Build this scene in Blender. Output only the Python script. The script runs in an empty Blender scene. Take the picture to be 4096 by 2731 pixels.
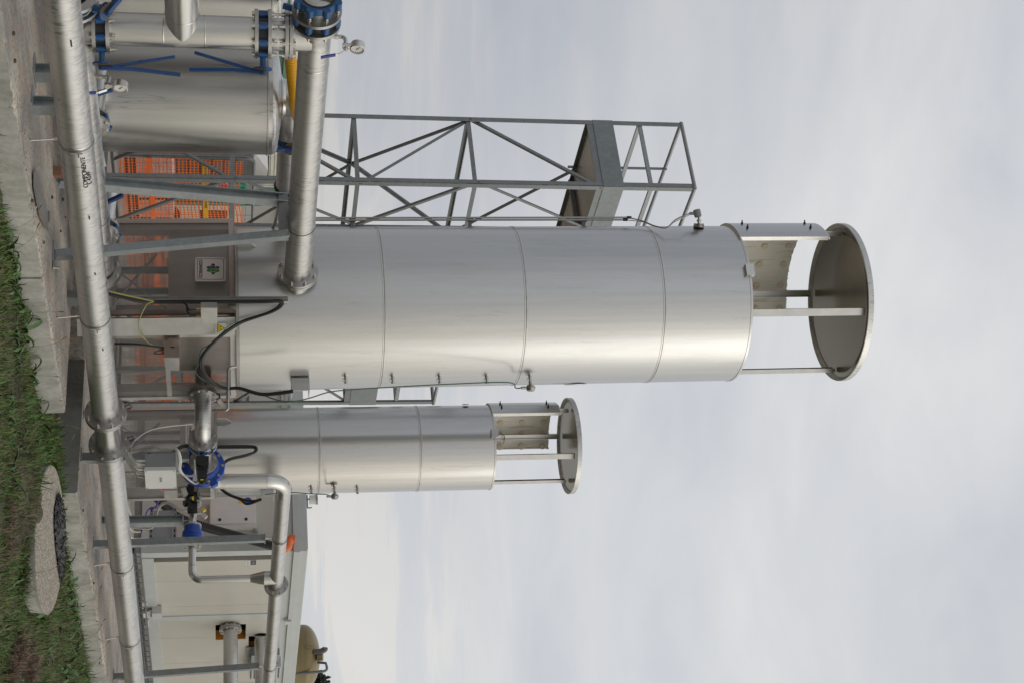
import bpy, bmesh, math, random
import numpy as np
from mathutils import Vector, Matrix
random.seed(7); rng = np.random.default_rng(7)
scene = bpy.context.scene
col = scene.collection
PI = math.pi
R = math.radians

# ------------------------------------------------------------------ camera
# world: X along the pipe runs, Y across them, Z up, concrete yard at Z = 0
FPX, CX, CY, HC = 6258.0, 2048.0, 1365.5, 1.22
TH, PSI = R(10.5), R(33.6)
fh = Vector((math.cos(PSI), math.sin(PSI), 0)); rt = Vector((math.sin(PSI), -math.cos(PSI), 0)); Zu = Vector((0, 0, 1))
fw = fh*math.cos(TH) + Zu*math.sin(TH); cup = -fh*math.sin(TH) + Zu*math.cos(TH)
CAM = Vector((0, 0, HC))
cd = bpy.data.cameras.new('camera'); cam = bpy.data.objects.new('camera', cd); col.objects.link(cam)
cd.lens = 55.0; cd.sensor_width = 36.0; cd.clip_start = 0.1; cd.clip_end = 3000
# the photographer held the camera on its side: the world's up is the picture's right
cam.matrix_world = Matrix(((cup.x, -rt.x, -fw.x, 0), (cup.y, -rt.y, -fw.y, 0), (cup.z, -rt.z, -fw.z, HC), (0, 0, 0, 1)))
scene.camera = cam

# ------------------------------------------------------------------ light
SUN_EL = R(32)
sunh = (-fh*math.cos(R(70)) + rt*math.sin(R(70))).normalized()
sund = (sunh*math.cos(SUN_EL) + Zu*math.sin(SUN_EL)).normalized()
sl = bpy.data.lights.new('sun', 'SUN'); sl.energy = 0.5; sl.angle = R(45); sl.color = (1.0, 0.965, 0.91)
so = bpy.data.objects.new('sun', sl); col.objects.link(so)
so.rotation_euler = sund.to_track_quat('Z', 'Y').to_euler(); so.location = (0, 0, 40)

w = bpy.data.worlds.new('World'); scene.world = w; w.use_nodes = True
nt = w.node_tree; N = nt.nodes; L = nt.links; N.clear()
def wn(t, **k):
    n = N.new(t)
    for a, v in k.items(): setattr(n, a, v)
    return n
sky = wn('ShaderNodeTexSky', sky_type='NISHITA', sun_disc=False, sun_elevation=SUN_EL, sun_rotation=math.atan2(sund.x, sund.y))
sky.air_density = 1.0; sky.dust_density = 2.0
skm = wn('ShaderNodeMix', data_type='RGBA', blend_type='MULTIPLY'); skm.inputs[0].default_value = 1; skm.inputs[7].default_value = (0.1, 0.1, 0.1, 1)
L.new(sky.outputs[0], skm.inputs[6])
tc = wn('ShaderNodeTexCoord')
mp = wn('ShaderNodeMapping'); mp.inputs['Scale'].default_value = (1.0, 1.0, 2.6); mp.inputs['Rotation'].default_value = (0, 0, 0.4)
L.new(tc.outputs['Generated'], mp.inputs[0])
def noise(vec, scale, detail, rough=0.5, dist=0.0):
    n = wn('ShaderNodeTexNoise'); n.inputs['Scale'].default_value = scale; n.inputs['Detail'].default_value = detail
    n.inputs['Roughness'].default_value = rough; n.inputs['Distortion'].default_value = dist
    L.new(vec, n.inputs['Vector']); return n.outputs[0]
def ramp(fac, stops):
    r = wn('ShaderNodeValToRGB'); e = r.color_ramp.elements
    while len(e) < len(stops): e.new(0.5)
    for q, (p, c) in zip(e, stops): q.position = p; q.color = (*c, 1) if len(c) == 3 else c
    L.new(fac, r.inputs[0]); return r.outputs[0]
n1 = noise(mp.outputs[0], 3.0, 6, 0.52, 0.6)
n2 = noise(mp.outputs[0], 6.5, 6, 0.55, 0.3)
nm = wn('ShaderNodeMix', data_type='FLOAT'); nm.inputs[0].default_value = 0.30
L.new(n1, nm.inputs[2]); L.new(n2, nm.inputs[3])
cloud = ramp(nm.outputs[0], [(0.33, (0.525, 0.553, 0.61)), (0.44, (0.583, 0.604, 0.648)), (0.55, (0.65, 0.664, 0.69)), (0.67, (0.72, 0.728, 0.735))])
# broad warm brightening of the overcast towards the veiled sun
dt = wn('ShaderNodeVectorMath', operation='DOT_PRODUCT'); dt.inputs[1].default_value = sund
L.new(tc.outputs['Generated'], dt.inputs[0])
dtm = wn('ShaderNodeMath', operation='MULTIPLY_ADD'); dtm.inputs[1].default_value = 0.5; dtm.inputs[2].default_value = 0.5; L.new(dt.outputs['Value'], dtm.inputs[0])
glow = ramp(dtm.outputs[0], [(0.10, (0.66, 0.675, 0.70)), (0.26, (0.73, 0.74, 0.76)), (0.34, (0.85, 0.855, 0.865)), (0.43, (1.02, 1.02, 1.015)), (0.52, (1.10, 1.095, 1.075)), (0.64, (1.02, 1.01, 0.985)), (0.80, (1.28, 1.22, 1.11)), (0.95, (1.8, 1.68, 1.46))])
cm = wn('ShaderNodeMix', data_type='RGBA', blend_type='MULTIPLY'); cm.inputs[0].default_value = 1
# thin cream and lilac streaks low over the horizon
sxyz = wn('ShaderNodeSeparateXYZ'); L.new(tc.outputs['Generated'], sxyz.inputs[0])
mp2 = wn('ShaderNodeMapping'); mp2.inputs['Scale'].default_value = (2.0, 2.0, 22.0); L.new(tc.outputs['Generated'], mp2.inputs[0])
n3 = noise(mp2.outputs[0], 2.0, 6, 0.6, 0.6)
low = ramp(sxyz.outputs[2], [(0.02, (1, 1, 1)), (0.09, (0.75, 0.75, 0.75)), (0.17, (0.2, 0.2, 0.2)), (0.27, (0, 0, 0))])
streak = ramp(n3, [(0.38, (0.59, 0.607, 0.65)), (0.49, (0.635, 0.645, 0.667)), (0.57, (0.745, 0.722, 0.69)), (0.7, (0.735, 0.725, 0.71))])
lm = wn('ShaderNodeMix', data_type='RGBA'); L.new(low, lm.inputs[0]); L.new(cloud, lm.inputs[6]); L.new(streak, lm.inputs[7])
L.new(lm.outputs[2], cm.inputs[6]); L.new(glow, cm.inputs[7])
fm = wn('ShaderNodeMix', data_type='RGBA'); fm.inputs[0].default_value = 0.95
L.new(skm.outputs[2], fm.inputs[6]); L.new(cm.outputs[2], fm.inputs[7])
bg = wn('ShaderNodeBackground'); bg.inputs['Strength'].default_value = 1.0
L.new(fm.outputs[2], bg.inputs[0])
wo = wn('ShaderNodeOutputWorld'); L.new(bg.outputs[0], wo.inputs[0])

scene.view_settings.view_transform = 'Standard'; scene.view_settings.look = 'None'
scene.view_settings.exposure = 0.0; scene.view_settings.gamma = 1.0; scene.view_settings.use_curve_mapping = False
scene.render.engine = 'CYCLES'
try: scene.cycles.max_bounces = 6; scene.cycles.use_denoising = True
except Exception: pass

# ------------------------------------------------------------------ helpers
def at(x, y, X=None, Y=None, Z=None, D=None):
    """the point of a real plane (or at a distance D) that the photograph shows at x, y"""
    r = fw + cup*((x-CX)/FPX) + rt*((y-CY)/FPX)
    if X is not None: t = X/r.x
    elif Y is not None: t = Y/r.y
    elif Z is not None: t = (Z-HC)/r.z
    else: t = D
    return CAM + r*t
V = Vector
def fr(ax):
    ax = V(ax).normalized(); h = V((0, 0, 1)) if abs(ax.z) < 0.9 else V((1, 0, 0))
    u = ax.cross(h).normalized(); return u, ax.cross(u).normalized(), ax
class MB:
    def __init__(s): s.v = []; s.f = []; s.s = []; s.m = []; s.cm = 0
    def add(s, vs, fs, sm=False):
        b = len(s.v); s.v += [tuple(p) for p in vs]
        for f in fs: s.f.append(tuple(b+i for i in f)); s.s.append(sm); s.m.append(s.cm)
        return s
    def box(s, c, d, rot=None):
        c = V(c); p = []
        for z in (-1, 1):
            for q in ((-1, -1), (1, -1), (1, 1), (-1, 1)):
                o = V((q[0]*d[0]/2, q[1]*d[1]/2, z*d[2]/2))
                p.append(c + (rot @ o if rot is not None else o))
        return s.add(p, [(3, 2, 1, 0), (4, 5, 6, 7), (0, 1, 5, 4), (1, 2, 6, 5), (2, 3, 7, 6), (3, 0, 4, 7)])
    def bx(s, a, b): return s.box((V(a)+V(b))/2, [abs(q) for q in (V(b)-V(a))])
    def bar(s, a, b, wd, h, up=None):
        a, b = V(a), V(b); ax = (b-a); ln = ax.length; ax.normalize()
        up = V(up) if up is not None else (V((0, 0, 1)) if abs(ax.z) < 0.95 else V((0, 1, 0)))
        sd = ax.cross(up).normalized(); up = sd.cross(ax).normalized()
        rot = Matrix((sd, ax, up)).transposed()
        return s.box((a+b)/2, (wd, ln, h), rot)
    def cyl(s, a, b, r0, r1=None, n=20, cap=3):
        a, b = V(a), V(b); r1 = r0 if r1 is None else r1; u, v, ax = fr(b-a)
        A = [a + (u*math.cos(2*PI*i/n) + v*math.sin(2*PI*i/n))*r0 for i in range(n)]
        B = [b + (u*math.cos(2*PI*i/n) + v*math.sin(2*PI*i/n))*r1 for i in range(n)]
        s.add(A+B, [(i, (i+1) % n, n+(i+1) % n, n+i) for i in range(n)], True)
        if cap & 1: s.add(A, [tuple(reversed(range(n)))])
        if cap & 2: s.add(B, [tuple(range(n))])
        return s
    def ringplate(s, a, b, ro, ri, n=32):
        a, b = V(a), V(b); u, v, ax = fr(b-a); d = [(u*math.cos(2*PI*i/n) + v*math.sin(2*PI*i/n)) for i in range(n)]
        P = [a+q*ro for q in d]; Q = [b+q*ro for q in d]; s.add(P+Q, [(i, (i+1) % n, n+(i+1) % n, n+i) for i in range(n)], True)
        P2 = [a+q*ri for q in d]; Q2 = [b+q*ri for q in d]; s.add(P2+Q2, [(n+i, n+(i+1) % n, (i+1) % n, i) for i in range(n)], True)
        s.add(P+P2, [(n+i, n+(i+1) % n, (i+1) % n, i) for i in range(n)]); s.add(Q+Q2, [(i, (i+1) % n, n+(i+1) % n, n+i) for i in range(n)])
        return s
    def tube(s, pts, r, n=10, cap=True):
        pts = [V(p) for p in pts]; m = len(pts); rr = r if isinstance(r, (list, tuple)) else [r]*m
        T = [(pts[min(i+1, m-1)] - pts[max(i-1, 0)]).normalized() for i in range(m)]
        u, v, _ = fr(T[0]); vs = []
        for i in range(m):
            if i:
                u = (u - T[i]*u.dot(T[i])).normalized(); v = T[i].cross(u)
            vs += [pts[i] + (u*math.cos(2*PI*k/n) + v*math.sin(2*PI*k/n))*rr[i] for k in range(n)]
        s.add(vs, [(i*n+k, i*n+(k+1) % n, (i+1)*n+(k+1) % n, (i+1)*n+k) for i in range(m-1) for k in range(n)], True)
        if cap: s.add(vs[:n], [tuple(reversed(range(n)))]); s.add(vs[-n:], [tuple(range(n))])
        return s
    def lathe(s, prof, o=(0, 0, 0), ax=(0, 0, 1), n=64, a0=0.0, a1=2*PI, sm=True, u0=None):
        o = V(o); u, v, w_ = fr(ax)
        if u0 is not None: u = V(u0); v = w_.cross(u)
        full = abs(a1-a0-2*PI) < 1e-6; m = n if full else n+1
        D = [(u*math.cos(a0+(a1-a0)*i/n) + v*math.sin(a0+(a1-a0)*i/n)) for i in range(m)]
        for (r0, h0), (r1, h1) in zip(prof[:-1], prof[1:]):
            P = [o+d*r0+w_*h0 for d in D] + [o+d*r1+w_*h1 for d in D]
            s.add(P, [(i, (i+1) % m, m+(i+1) % m, m+i) for i in range(n)], sm)
        return s
    def prism(s, poly, d):
        poly = [V(p) for p in poly]; d = V(d); n = len(poly)
        s.add(poly + [p+d for p in poly], [tuple(reversed(range(n))), tuple(range(n, 2*n))] + [(i, (i+1) % n, n+(i+1) % n, n+i) for i in range(n)])
        return s
    def quad(s, a, b, c, d): return s.add([a, b, c, d], [(0, 1, 2, 3)])
def arc(p0, p1, p2, rad, n=8):
    """two straight legs joined by a bend of the given radius"""
    p0, p1, p2 = V(p0), V(p1), V(p2); a = (p0-p1).normalized(); b = (p2-p1).normalized()
    ang = a.angle(b); t = rad/math.tan(ang/2); c = p1 + (a+b).normalized()*(rad/math.sin(ang/2))
    s_, e_ = p1+a*t-c, p1+b*t-c; tot = s_.angle(e_); out = [p0]
    for i in range(n+1):
        k = i/n; out.append(c + (s_*math.sin((1-k)*tot) + e_*math.sin(k*tot))/math.sin(tot))
    return out + [p2]
def spline(pts, n=8):
    pts = [V(p) for p in pts]; P = [pts[0]*2-pts[1]] + pts + [pts[-1]*2-pts[-2]]; out = []
    for i in range(1, len(P)-2):
        for k in range(n):
            t = k/n; a, b, c, d = P[i-1:i+3]
            out.append(0.5*((2*b) + (c-a)*t + (2*a-5*b+4*c-d)*t*t + (3*b-a-3*c+d)*t**3))
    return out + [pts[-1]]
ROOTM = {}
def thing(name, label, cat, loc=(0, 0, 0), group=None, rot=None):
    o = bpy.data.objects.new(name, None); col.objects.link(o); o.empty_display_size = 0.1
    M = Matrix.Translation(loc) @ (rot.to_4x4() if rot is not None else Matrix())
    o.matrix_world = M; o['label'] = label; o['category'] = cat
    if group: o['group'] = group
    ROOTM[o.name] = M; return o
def rootm(p):
    while p is not None and p.name not in ROOTM: p = p.parent
    return ROOTM[p.name] if p is not None else Matrix()
def build(mb, name, mats, M=None):
    me = bpy.data.meshes.new(name); vs = mb.v
    if M is not None: I = M.inverted(); vs = [tuple(I @ V(p)) for p in vs]
    me.from_pydata(vs, [], mb.f); me.polygons.foreach_set('use_smooth', mb.s)
    for m in (mats if isinstance(mats, (list, tuple)) else [mats]): me.materials.append(m)
    if any(mb.m): me.polygons.foreach_set('material_index', mb.m)
    me.update(); return me
def part(mb, name, mat, parent, local=False, label=None, kind=None):
    me = build(mb, name, mat, None if local else rootm(parent))
    o = bpy.data.objects.new(name, me); col.objects.link(o); o.parent = parent
    if label: o['label'] = label
    if kind: o['kind'] = kind
    return o
def solo(mb, name, mat, label, cat, group=None):
    c = V((0, 0, 0))
    for p in mb.v: c += V(p)
    c /= len(mb.v); c.z = min(p[2] for p in mb.v)
    me = build(mb, name, mat, Matrix.Translation(c)); o = bpy.data.objects.new(name, me); col.objects.link(o); o.location = c
    o['label'] = label; o['category'] = cat
    if group: o['group'] = group
    return o
def struct(mb, name, mat, kind='structure'):
    me = build(mb, name, mat); o = bpy.data.objects.new(name, me); col.objects.link(o); o['kind'] = kind; return o
def inst(me, name, parent, M):
    o = bpy.data.objects.new(name, me); col.objects.link(o); o.parent = parent; o.matrix_local = rootm(parent).inverted() @ M; return o
def fmat(o, ax, up=None):
    u, v, a = fr(ax); return Matrix.Translation(o) @ Matrix((u, v, a)).transposed().to_4x4()

# ------------------------------------------------------------------ materials
class NM:
    def __init__(s, name):
        s.m = bpy.data.materials.new(name); s.m.use_nodes = True; s.t = s.m.node_tree; s.b = s.t.nodes['Principled BSDF']
        s.tc = s.t.nodes.new('ShaderNodeTexCoord')
    def n(s, t, **k):
        q = s.t.nodes.new(t)
        for a, v in k.items(): setattr(q, a, v)
        return q
    def l(s, a, b): s.t.links.new(a, b)
    def vec(s, sc=(1, 1, 1), src='Object', rot=(0, 0, 0)):
        mpn = s.n('ShaderNodeMapping'); mpn.inputs['Scale'].default_value = sc; mpn.inputs['Rotation'].default_value = rot
        s.l(s.tc.outputs[src], mpn.inputs[0]); return mpn.outputs[0]
    def noise(s, vec, scale=1, det=4, ro=0.5, dist=0):
        q = s.n('ShaderNodeTexNoise'); q.inputs['Scale'].default_value = scale; q.inputs['Detail'].default_value = det
        q.inputs['Roughness'].default_value = ro; q.inputs['Distortion'].default_value = dist; s.l(vec, q.inputs['Vector']); return q.outputs[0]
    def vor(s, vec, scale=1, out=0, feature='F1'):
        q = s.n('ShaderNodeTexVoronoi', feature=feature); q.inputs['Scale'].default_value = scale; s.l(vec, q.inputs['Vector']); return q.outputs[out]
    def ramp(s, fac, stops, interp='LINEAR'):
        r = s.n('ShaderNodeValToRGB'); e = r.color_ramp.elements; r.color_ramp.interpolation = interp
        while len(e) < len(stops): e.new(0.5)
        for q, (p, c) in zip(e, stops): q.position = p; q.color = (c, c, c, 1) if isinstance(c, (int, float)) else (*c, 1)
        s.l(fac, r.inputs[0]); return r.outputs[0]
    def mix(s, fac, a, b, mode='MIX'):
        q = s.n('ShaderNodeMix', data_type='RGBA', blend_type=mode)
        if isinstance(fac, (int, float)): q.inputs[0].default_value = fac
        else: s.l(fac, q.inputs[0])
        for i, c in ((6, a), (7, b)):
            if isinstance(c, tuple): q.inputs[i].default_value = (*c, 1)
            else: s.l(c, q.inputs[i])
        return q.outputs[2]
    def base(s, c):
        if isinstance(c, tuple): s.b.inputs['Base Color'].default_value = (*c, 1)
        else: s.l(c, s.b.inputs['Base Color'])
    def rough(s, r):
        if isinstance(r, (int, float)): s.b.inputs['Roughness'].default_value = r
        else: s.l(r, s.b.inputs['Roughness'])
    def bump(s, h, st=0.3, d=0.01):
        q = s.n('ShaderNodeBump'); q.inputs['Strength'].default_value = st; q.inputs['Distance'].default_value = d
        s.l(h, q.inputs['Height']); s.l(q.outputs[0], s.b.inputs['Normal'])
def paint(name, c, ro=0.45, var=0.12, metal=0.0, sc=6.0, coat=0.0):
    a = NM(name); nz = a.noise(a.vec((sc,)*3), 1, 5, 0.6)
    a.base(a.mix(a.ramp(nz, [(0.3, 0.0), (0.7, 1.0)]), tuple(x*(1-var) for x in c), tuple(min(1, x*(1+var)) for x in c)))
    a.rough(a.ramp(nz, [(0.3, ro*0.85), (0.7, min(1, ro*1.15))])); a.b.inputs['Metallic'].default_value = metal
    return a.m
def stainless(name, c=(0.60, 0.59, 0.575), ro=0.30, streak=(3, 3, 0.25), sv=0.10, wave=0.0, drip=False, bands=False):
    a = NM(name); a.b.inputs['Metallic'].default_value = 1.0
    g = a.noise(a.vec(streak), 2.0, 6, 0.6, 0.2); fine = a.noise(a.vec((60, 60, 60)), 1, 3)
    lo = tuple(x*(1-sv) for x in c); hi = tuple(min(1, x*(1+sv)) for x in c)
    cc = a.mix(a.ramp(g, [(0.3, 0.0), (0.7, 1.0)]), lo, hi)
    if bands:  # faint grime runs and handling marks on the rolled sheet
        gr = a.ramp(a.noise(a.vec((5, 5, 0.5)), 1.2, 6, 0.65, 0.4), [(0.48, 0.0), (0.74, 0.34)]); cc = a.mix(gr, cc, (c[0]*.70, c[1]*.68, c[2]*.65))
        sc_ = a.ramp(a.noise(a.vec((30, 30, 2.2)), 1.0, 3, 0.6, 1.2), [(0.63, 0.0), (0.66, 0.30), (0.69, 0.0)]); cc = a.mix(sc_, cc, tuple(x*0.62 for x in c))
    if drip:   # dried rain runs, thin wavering lines down the sheet
        d = a.noise(a.vec((9, 9, 0.35)), 1.6, 3, 0.5, 0.35)
        ln = a.ramp(d, [(0.485, 0.0), (0.497, 1.0), (0.503, 1.0), (0.515, 0.0)])
        br = a.ramp(a.noise(a.vec((2, 2, 0.8)), 1.3, 2), [(0.5, 0.0), (0.6, 0.85)])
        mm = a.n('ShaderNodeMath', operation='MULTIPLY'); a.l(ln, mm.inputs[0]); a.l(br, mm.inputs[1])
        cc = a.mix(mm.outputs[0], cc, tuple(x*0.5 for x in c))
    sp = a.ramp(a.vor(a.vec((5, 5, 5)), 1.0), [(0.0, 0.8), (0.028, 0.0)])
    cc = a.mix(a.mix(0.5, (0, 0, 0), sp), cc, tuple(x*0.55 for x in c))
    a.base(cc)
    mr = a.n('ShaderNodeMath', operation='MULTIPLY_ADD'); a.l(a.mix(0.5, g, fine), mr.inputs[0]); mr.inputs[1].default_value = 0.16; mr.inputs[2].default_value = ro-0.08
    a.rough(mr.outputs[0])
    if bands: a.bump(a.mix(0.30, a.mix(0.22, a.noise(a.vec((3.2, 3.2, 0.05)), 1.0, 3, 0.6), a.noise(a.vec((13, 13, 0.06)), 1.0, 3, 0.6)), a.noise(a.vec((1.5, 1.5, 0.5)), 1.0, 2)), wave, 0.02)   # slight oil-canning of rolled sheet
    elif wave: a.bump(a.noise(a.vec((1.6, 1.6, 0.35)), 1.0, 2), wave, 0.02)
    return a.m
def wetpipe(name, ax=0, c=(0.60, 0.595, 0.58)):
    """thin-gauge stainless pipe covered in runs of condensate that follow its girth"""
    a = NM(name); a.b.inputs['Metallic'].default_value = 1.0
    s1 = [1.3]*3; s1[ax] = 11
    d = a.noise(a.vec(tuple(s1)), 1.5, 4, 0.55, 0.5)
    ln = a.ramp(d, [(0.446, 0.0), (0.460, 1.0), (0.470, 1.0), (0.484, 0.0), (0.555, 0.0), (0.568, 0.9), (0.582, 0.0)])
    lm = a.n('ShaderNodeMath', operation='MULTIPLY'); a.l(ln, lm.inputs[0]); a.l(a.ramp(a.noise(a.vec((2.3, 2.3, 2.3)), 1.1, 4, 0.6), [(0.40, 0.25), (0.60, 1.0)]), lm.inputs[1]); ln = lm.outputs[0]
    s2 = [9]*3; s2[ax] = 34
    p = a.ramp(a.noise(a.vec(tuple(s2)), 1.5, 3, 0.6, 0.6), [(0.50, 0.0), (0.54, 1.0)])
    geo = a.n('ShaderNodeNewGeometry'); sx = a.n('ShaderNodeSeparateXYZ'); a.l(geo.outputs['Normal'], sx.inputs[0])
    top = a.ramp(sx.outputs[2], [(0.15, 0.0), (0.6, 1.0)])
    pm = a.n('ShaderNodeMath', operation='MULTIPLY'); a.l(p, pm.inputs[0]); a.l(top, pm.inputs[1])
    cc = a.mix(ln, c, tuple(x*0.62 for x in c)); cc = a.mix(pm.outputs[0], cc, tuple(x*0.80 for x in c)); a.base(cc)
    a.rough(a.mix(pm.outputs[0], a.mix(ln, (0.46,)*3, (0.34,)*3), (0.36,)*3))
    a.bump(a.noise(a.vec((120, 120, 120)), 1, 2), 0.06, 0.004); return a.m
M = {}
M['shell'] = stainless('brushed_steel_shell', (0.55, 0.552, 0.548), 0.30, (9, 9, 0.10), 0.05, 0.22, bands=True)
M['shell2'] = stainless('brushed_steel_shell_far', (0.545, 0.54, 0.53), 0.22, (9, 9, 0.10), 0.06, 0.3, bands=True)
M['tank'] = stainless('steel_tank', (0.51, 0.508, 0.50), 0.33, (8, 8, 0.15), 0.07, 0.16, drip=True, bands=True)
M['steel'] = stainless('plain_steel', (0.58, 0.572, 0.555), 0.32, (6, 6, 6), 0.08)
M['steeldark'] = stainless('dull_steel', (0.36, 0.35, 0.335), 0.38, (5, 5, 5), 0.12)
M['plate'] = stainless('brown_reflection_steel', (0.46, 0.385, 0.345), 0.34, (5, 5, 0.6), 0.1)  # brown reflection of the soil put into the steel's base colour
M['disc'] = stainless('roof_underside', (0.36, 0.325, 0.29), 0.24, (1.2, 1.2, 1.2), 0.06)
M['wet'] = wetpipe('wet_pipe', 0); M['wety'] = wetpipe('wet_pipe_cross', 1); M['pipez'] = stainless('pipe_vertical', (0.60, 0.595, 0.58), 0.33, (9, 9, 0.6), 0.09)
M['flange'] = stainless('flange_steel', (0.45, 0.445, 0.435), 0.42, (9, 9, 9), 0.12)
M['bolt'] = stainless('bolt_steel', (0.58, 0.56, 0.53), 0.32, (20, 20, 20), 0.15)
def galv(name, c, sc=26, ro=0.48):
    a = NM(name); a.b.inputs['Metallic'].default_value = 0.75
    v = a.vor(a.vec((sc,)*3), 1, 1); sx = a.n('ShaderNodeSeparateColor'); a.l(v, sx.inputs[0])
    big = a.noise(a.vec((5, 5, 5)), 1, 4)
    k = a.mix(0.68, sx.outputs[0], big)
    a.base(a.mix(k, tuple(x*0.72 for x in c), tuple(min(1, x*1.3) for x in c))); a.rough(a.ramp(k, [(0.2, ro-0.08), (0.8, ro+0.1)])); return a.m
M['galv'] = galv('galvanised', (0.24, 0.258, 0.263), 34); M['galvl'] = galv('galvanised_light', (0.33, 0.355, 0.365), 34); M['galvd'] = galv('galvanised_dull', (0.20, 0.215, 0.22), 18, 0.55)
M['toe'] = galv('galvanised_sheet', (0.235, 0.258, 0.265), 30, 0.42)
M['blue'] = paint('blue_enamel', (0.012, 0.075, 0.21), 0.36, 0.2); M['blueb'] = paint('bright_blue_paint', (0.008, 0.055, 0.33), 0.33, 0.12)
M['leverblue'] = paint('lever_blue', (0.008, 0.05, 0.17), 0.4, 0.15); M['sleeve'] = paint('blue_sleeve', (0.03, 0.03, 0.25), 0.4)
M['black'] = paint('black_rubber', (0.012, 0.012, 0.013), 0.45, 0.2); M['blackp'] = paint('black_plastic', (0.014, 0.014, 0.016), 0.35, 0.2)
M['white'] = paint('white_plastic', (0.60, 0.60, 0.59), 0.45, 0.05); M['whitec'] = paint('white_cable', (0.55, 0.54, 0.51), 0.5, 0.05)
M['grey'] = paint('grey_plastic', (0.24, 0.25, 0.26), 0.5, 0.06); M['lgrey'] = paint('light_grey_paint', (0.52, 0.53, 0.54), 0.45, 0.05)
M['cab'] = paint('cabinet_paint', (0.60, 0.585, 0.575), 0.42, 0.04)
M['green'] = paint('green_paint', (0.10, 0.20, 0.14), 0.5, 0.15); M['teal'] = paint('teal_paint', (0.0, 0.28, 0.20), 0.45, 0.12)
M['orange'] = paint('orange_net', (0.86, 0.17, 0.02), 0.55, 0.12); M['orangep'] = paint('orange_pipe', (0.75, 0.16, 0.05), 0.45)
M['yellow'] = paint('yellow_hose', (0.72, 0.36, 0.005), 0.45, 0.1); M['tape'] = paint('warning_tape', (0.80, 0.42, 0.01), 0.45, 0.08)
M['yg'] = paint('yellow_green_wire', (0.36, 0.34, 0.10), 0.5); M['gwire'] = paint('green_wire', (0.045, 0.10, 0.075), 0.5)
M['ink'] = paint('ink', (0.015, 0.015, 0.018), 0.6); M['inkb'] = paint('dark_slate_print', (0.03, 0.032, 0.045), 0.5); M['inkg'] = paint('green_print', (0.005, 0.16, 0.012), 0.5)
M['sign'] = paint('sign_plate', (0.56, 0.485, 0.45), 0.42, 0.04); M['yel'] = paint('warning_yellow', (0.80, 0.62, 0.02), 0.45, 0.03)
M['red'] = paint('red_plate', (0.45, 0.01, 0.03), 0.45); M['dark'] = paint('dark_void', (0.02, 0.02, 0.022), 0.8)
M['wall'] = paint('cream_panel', (0.49, 0.475, 0.425), 0.5, 0.05, sc=1.6); M['trim'] = paint('grey_green_trim', (0.47, 0.50, 0.49), 0.42, 0.05)
M['foam'] = paint('wall_foam', (0.50, 0.20, 0.03), 0.8); M['cream'] = paint('cream_frame', (0.62, 0.60, 0.52), 0.5)
M['wrap'] = paint('stretch_wrap', (0.62, 0.55, 0.54), 0.4, 0.2, sc=9); M['darkgrey'] = paint('dark_grey_sheet', (0.09, 0.09, 0.085), 0.5, 0.2)
M['insul'] = None
a = NM('ceramic_blanket'); q = a.noise(a.vec((22, 22, 1.6)), 1, 5, 0.6, 0.4); b_ = a.noise(a.vec((14, 14, 14)), 1, 4)
a.base(a.mix(a.ramp(q, [(0.34, 1.0), (0.44, 0.0)]), (0.78, 0.75, 0.68), (0.55, 0.50, 0.43))); a.rough(0.95); a.bump(a.mix(0.5, q, b_), 0.8, 0.02); M['insul'] = a.m
M['pin'] = paint('insulation_washer', (0.68, 0.60, 0.47), 0.7, 0.1)
a = NM('glass_reinforced_tank'); q = a.noise(a.vec((0.5, 0.5, 6)), 1, 5, 0.6)
a.base(a.mix(q, (0.15, 0.115, 0.045), (0.26, 0.205, 0.095))); a.rough(0.35); M['frp'] = a.m
a = NM('window_film'); q = a.noise(a.vec((3, 3, 3), rot=(0.5, 0.4, 0.3)), 1, 3, 0.5, 1.5)
a.base(a.mix(q, (0.02, 0.022, 0.022), (0.13, 0.14, 0.14))); a.rough(0.15); M['film'] = a.m
# concrete, dirt, grass
def concrete(name, c0, c1, pits=True):
    a = NM(name); q = a.noise(a.vec((1.1, 1.1, 2.0)), 1, 8, 0.62); f = a.noise(a.vec((22, 22, 22)), 1, 5, 0.6)
    cc = a.mix(a.ramp(a.mix(0.35, q, f), [(0.34, 0.0), (0.66, 1.0)]), c0, c1)
    cc = a.mix(a.ramp(a.noise(a.vec((2.6, 2.6, 0.9)), 1, 7, 0.7, 0.5), [(0.46, 0.0), (0.70, 0.75)]), cc, (c0[0]*.55, c0[1]*.56, c0[2]*.48))
    if pits:
        sp = a.ramp(a.vor(a.vec((16, 16, 16)), 1), [(0.0, 1.0), (0.09, 0.7), (0.12, 0.0)])
        sk = a.ramp(a.noise(a.vec((6, 6, 6)), 1, 2), [(0.5, 0.0), (0.6, 1.0)])
        mm = a.n('ShaderNodeMath', operation='MULTIPLY'); a.l(sp, mm.inputs[0]); a.l(sk, mm.inputs[1])
        cc = a.mix(mm.outputs[0], cc, tuple(x*0.25 for x in c0))
    a.base(cc); a.rough(0.9); a.bump(f, 0.3, 0.006); return a.m
M['conc'] = concrete('kerb_concrete', (0.285, 0.285, 0.26), (0.50, 0.495, 0.455)); M['concd'] = concrete('formed_concrete', (0.21, 0.215, 0.205), (0.34, 0.345, 0.33))
a = NM('gritty_yard'); q = a.noise(a.vec((1.3, 2.2, 1)), 1, 7, 0.65, 0.4); f = a.noise(a.vec((30, 30, 30)), 1, 5, 0.7); k2 = a.noise(a.vec((5, 5, 5)), 1, 5, 0.6)
cc = a.mix(a.ramp(q, [(0.36, 0.0), (0.64, 1.0)]), (0.22, 0.215, 0.205), (0.50, 0.455, 0.39))
cc = a.mix(a.ramp(k2, [(0.52, 0.0), (0.66, 0.8)]), cc, (0.46, 0.32, 0.245))
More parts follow.
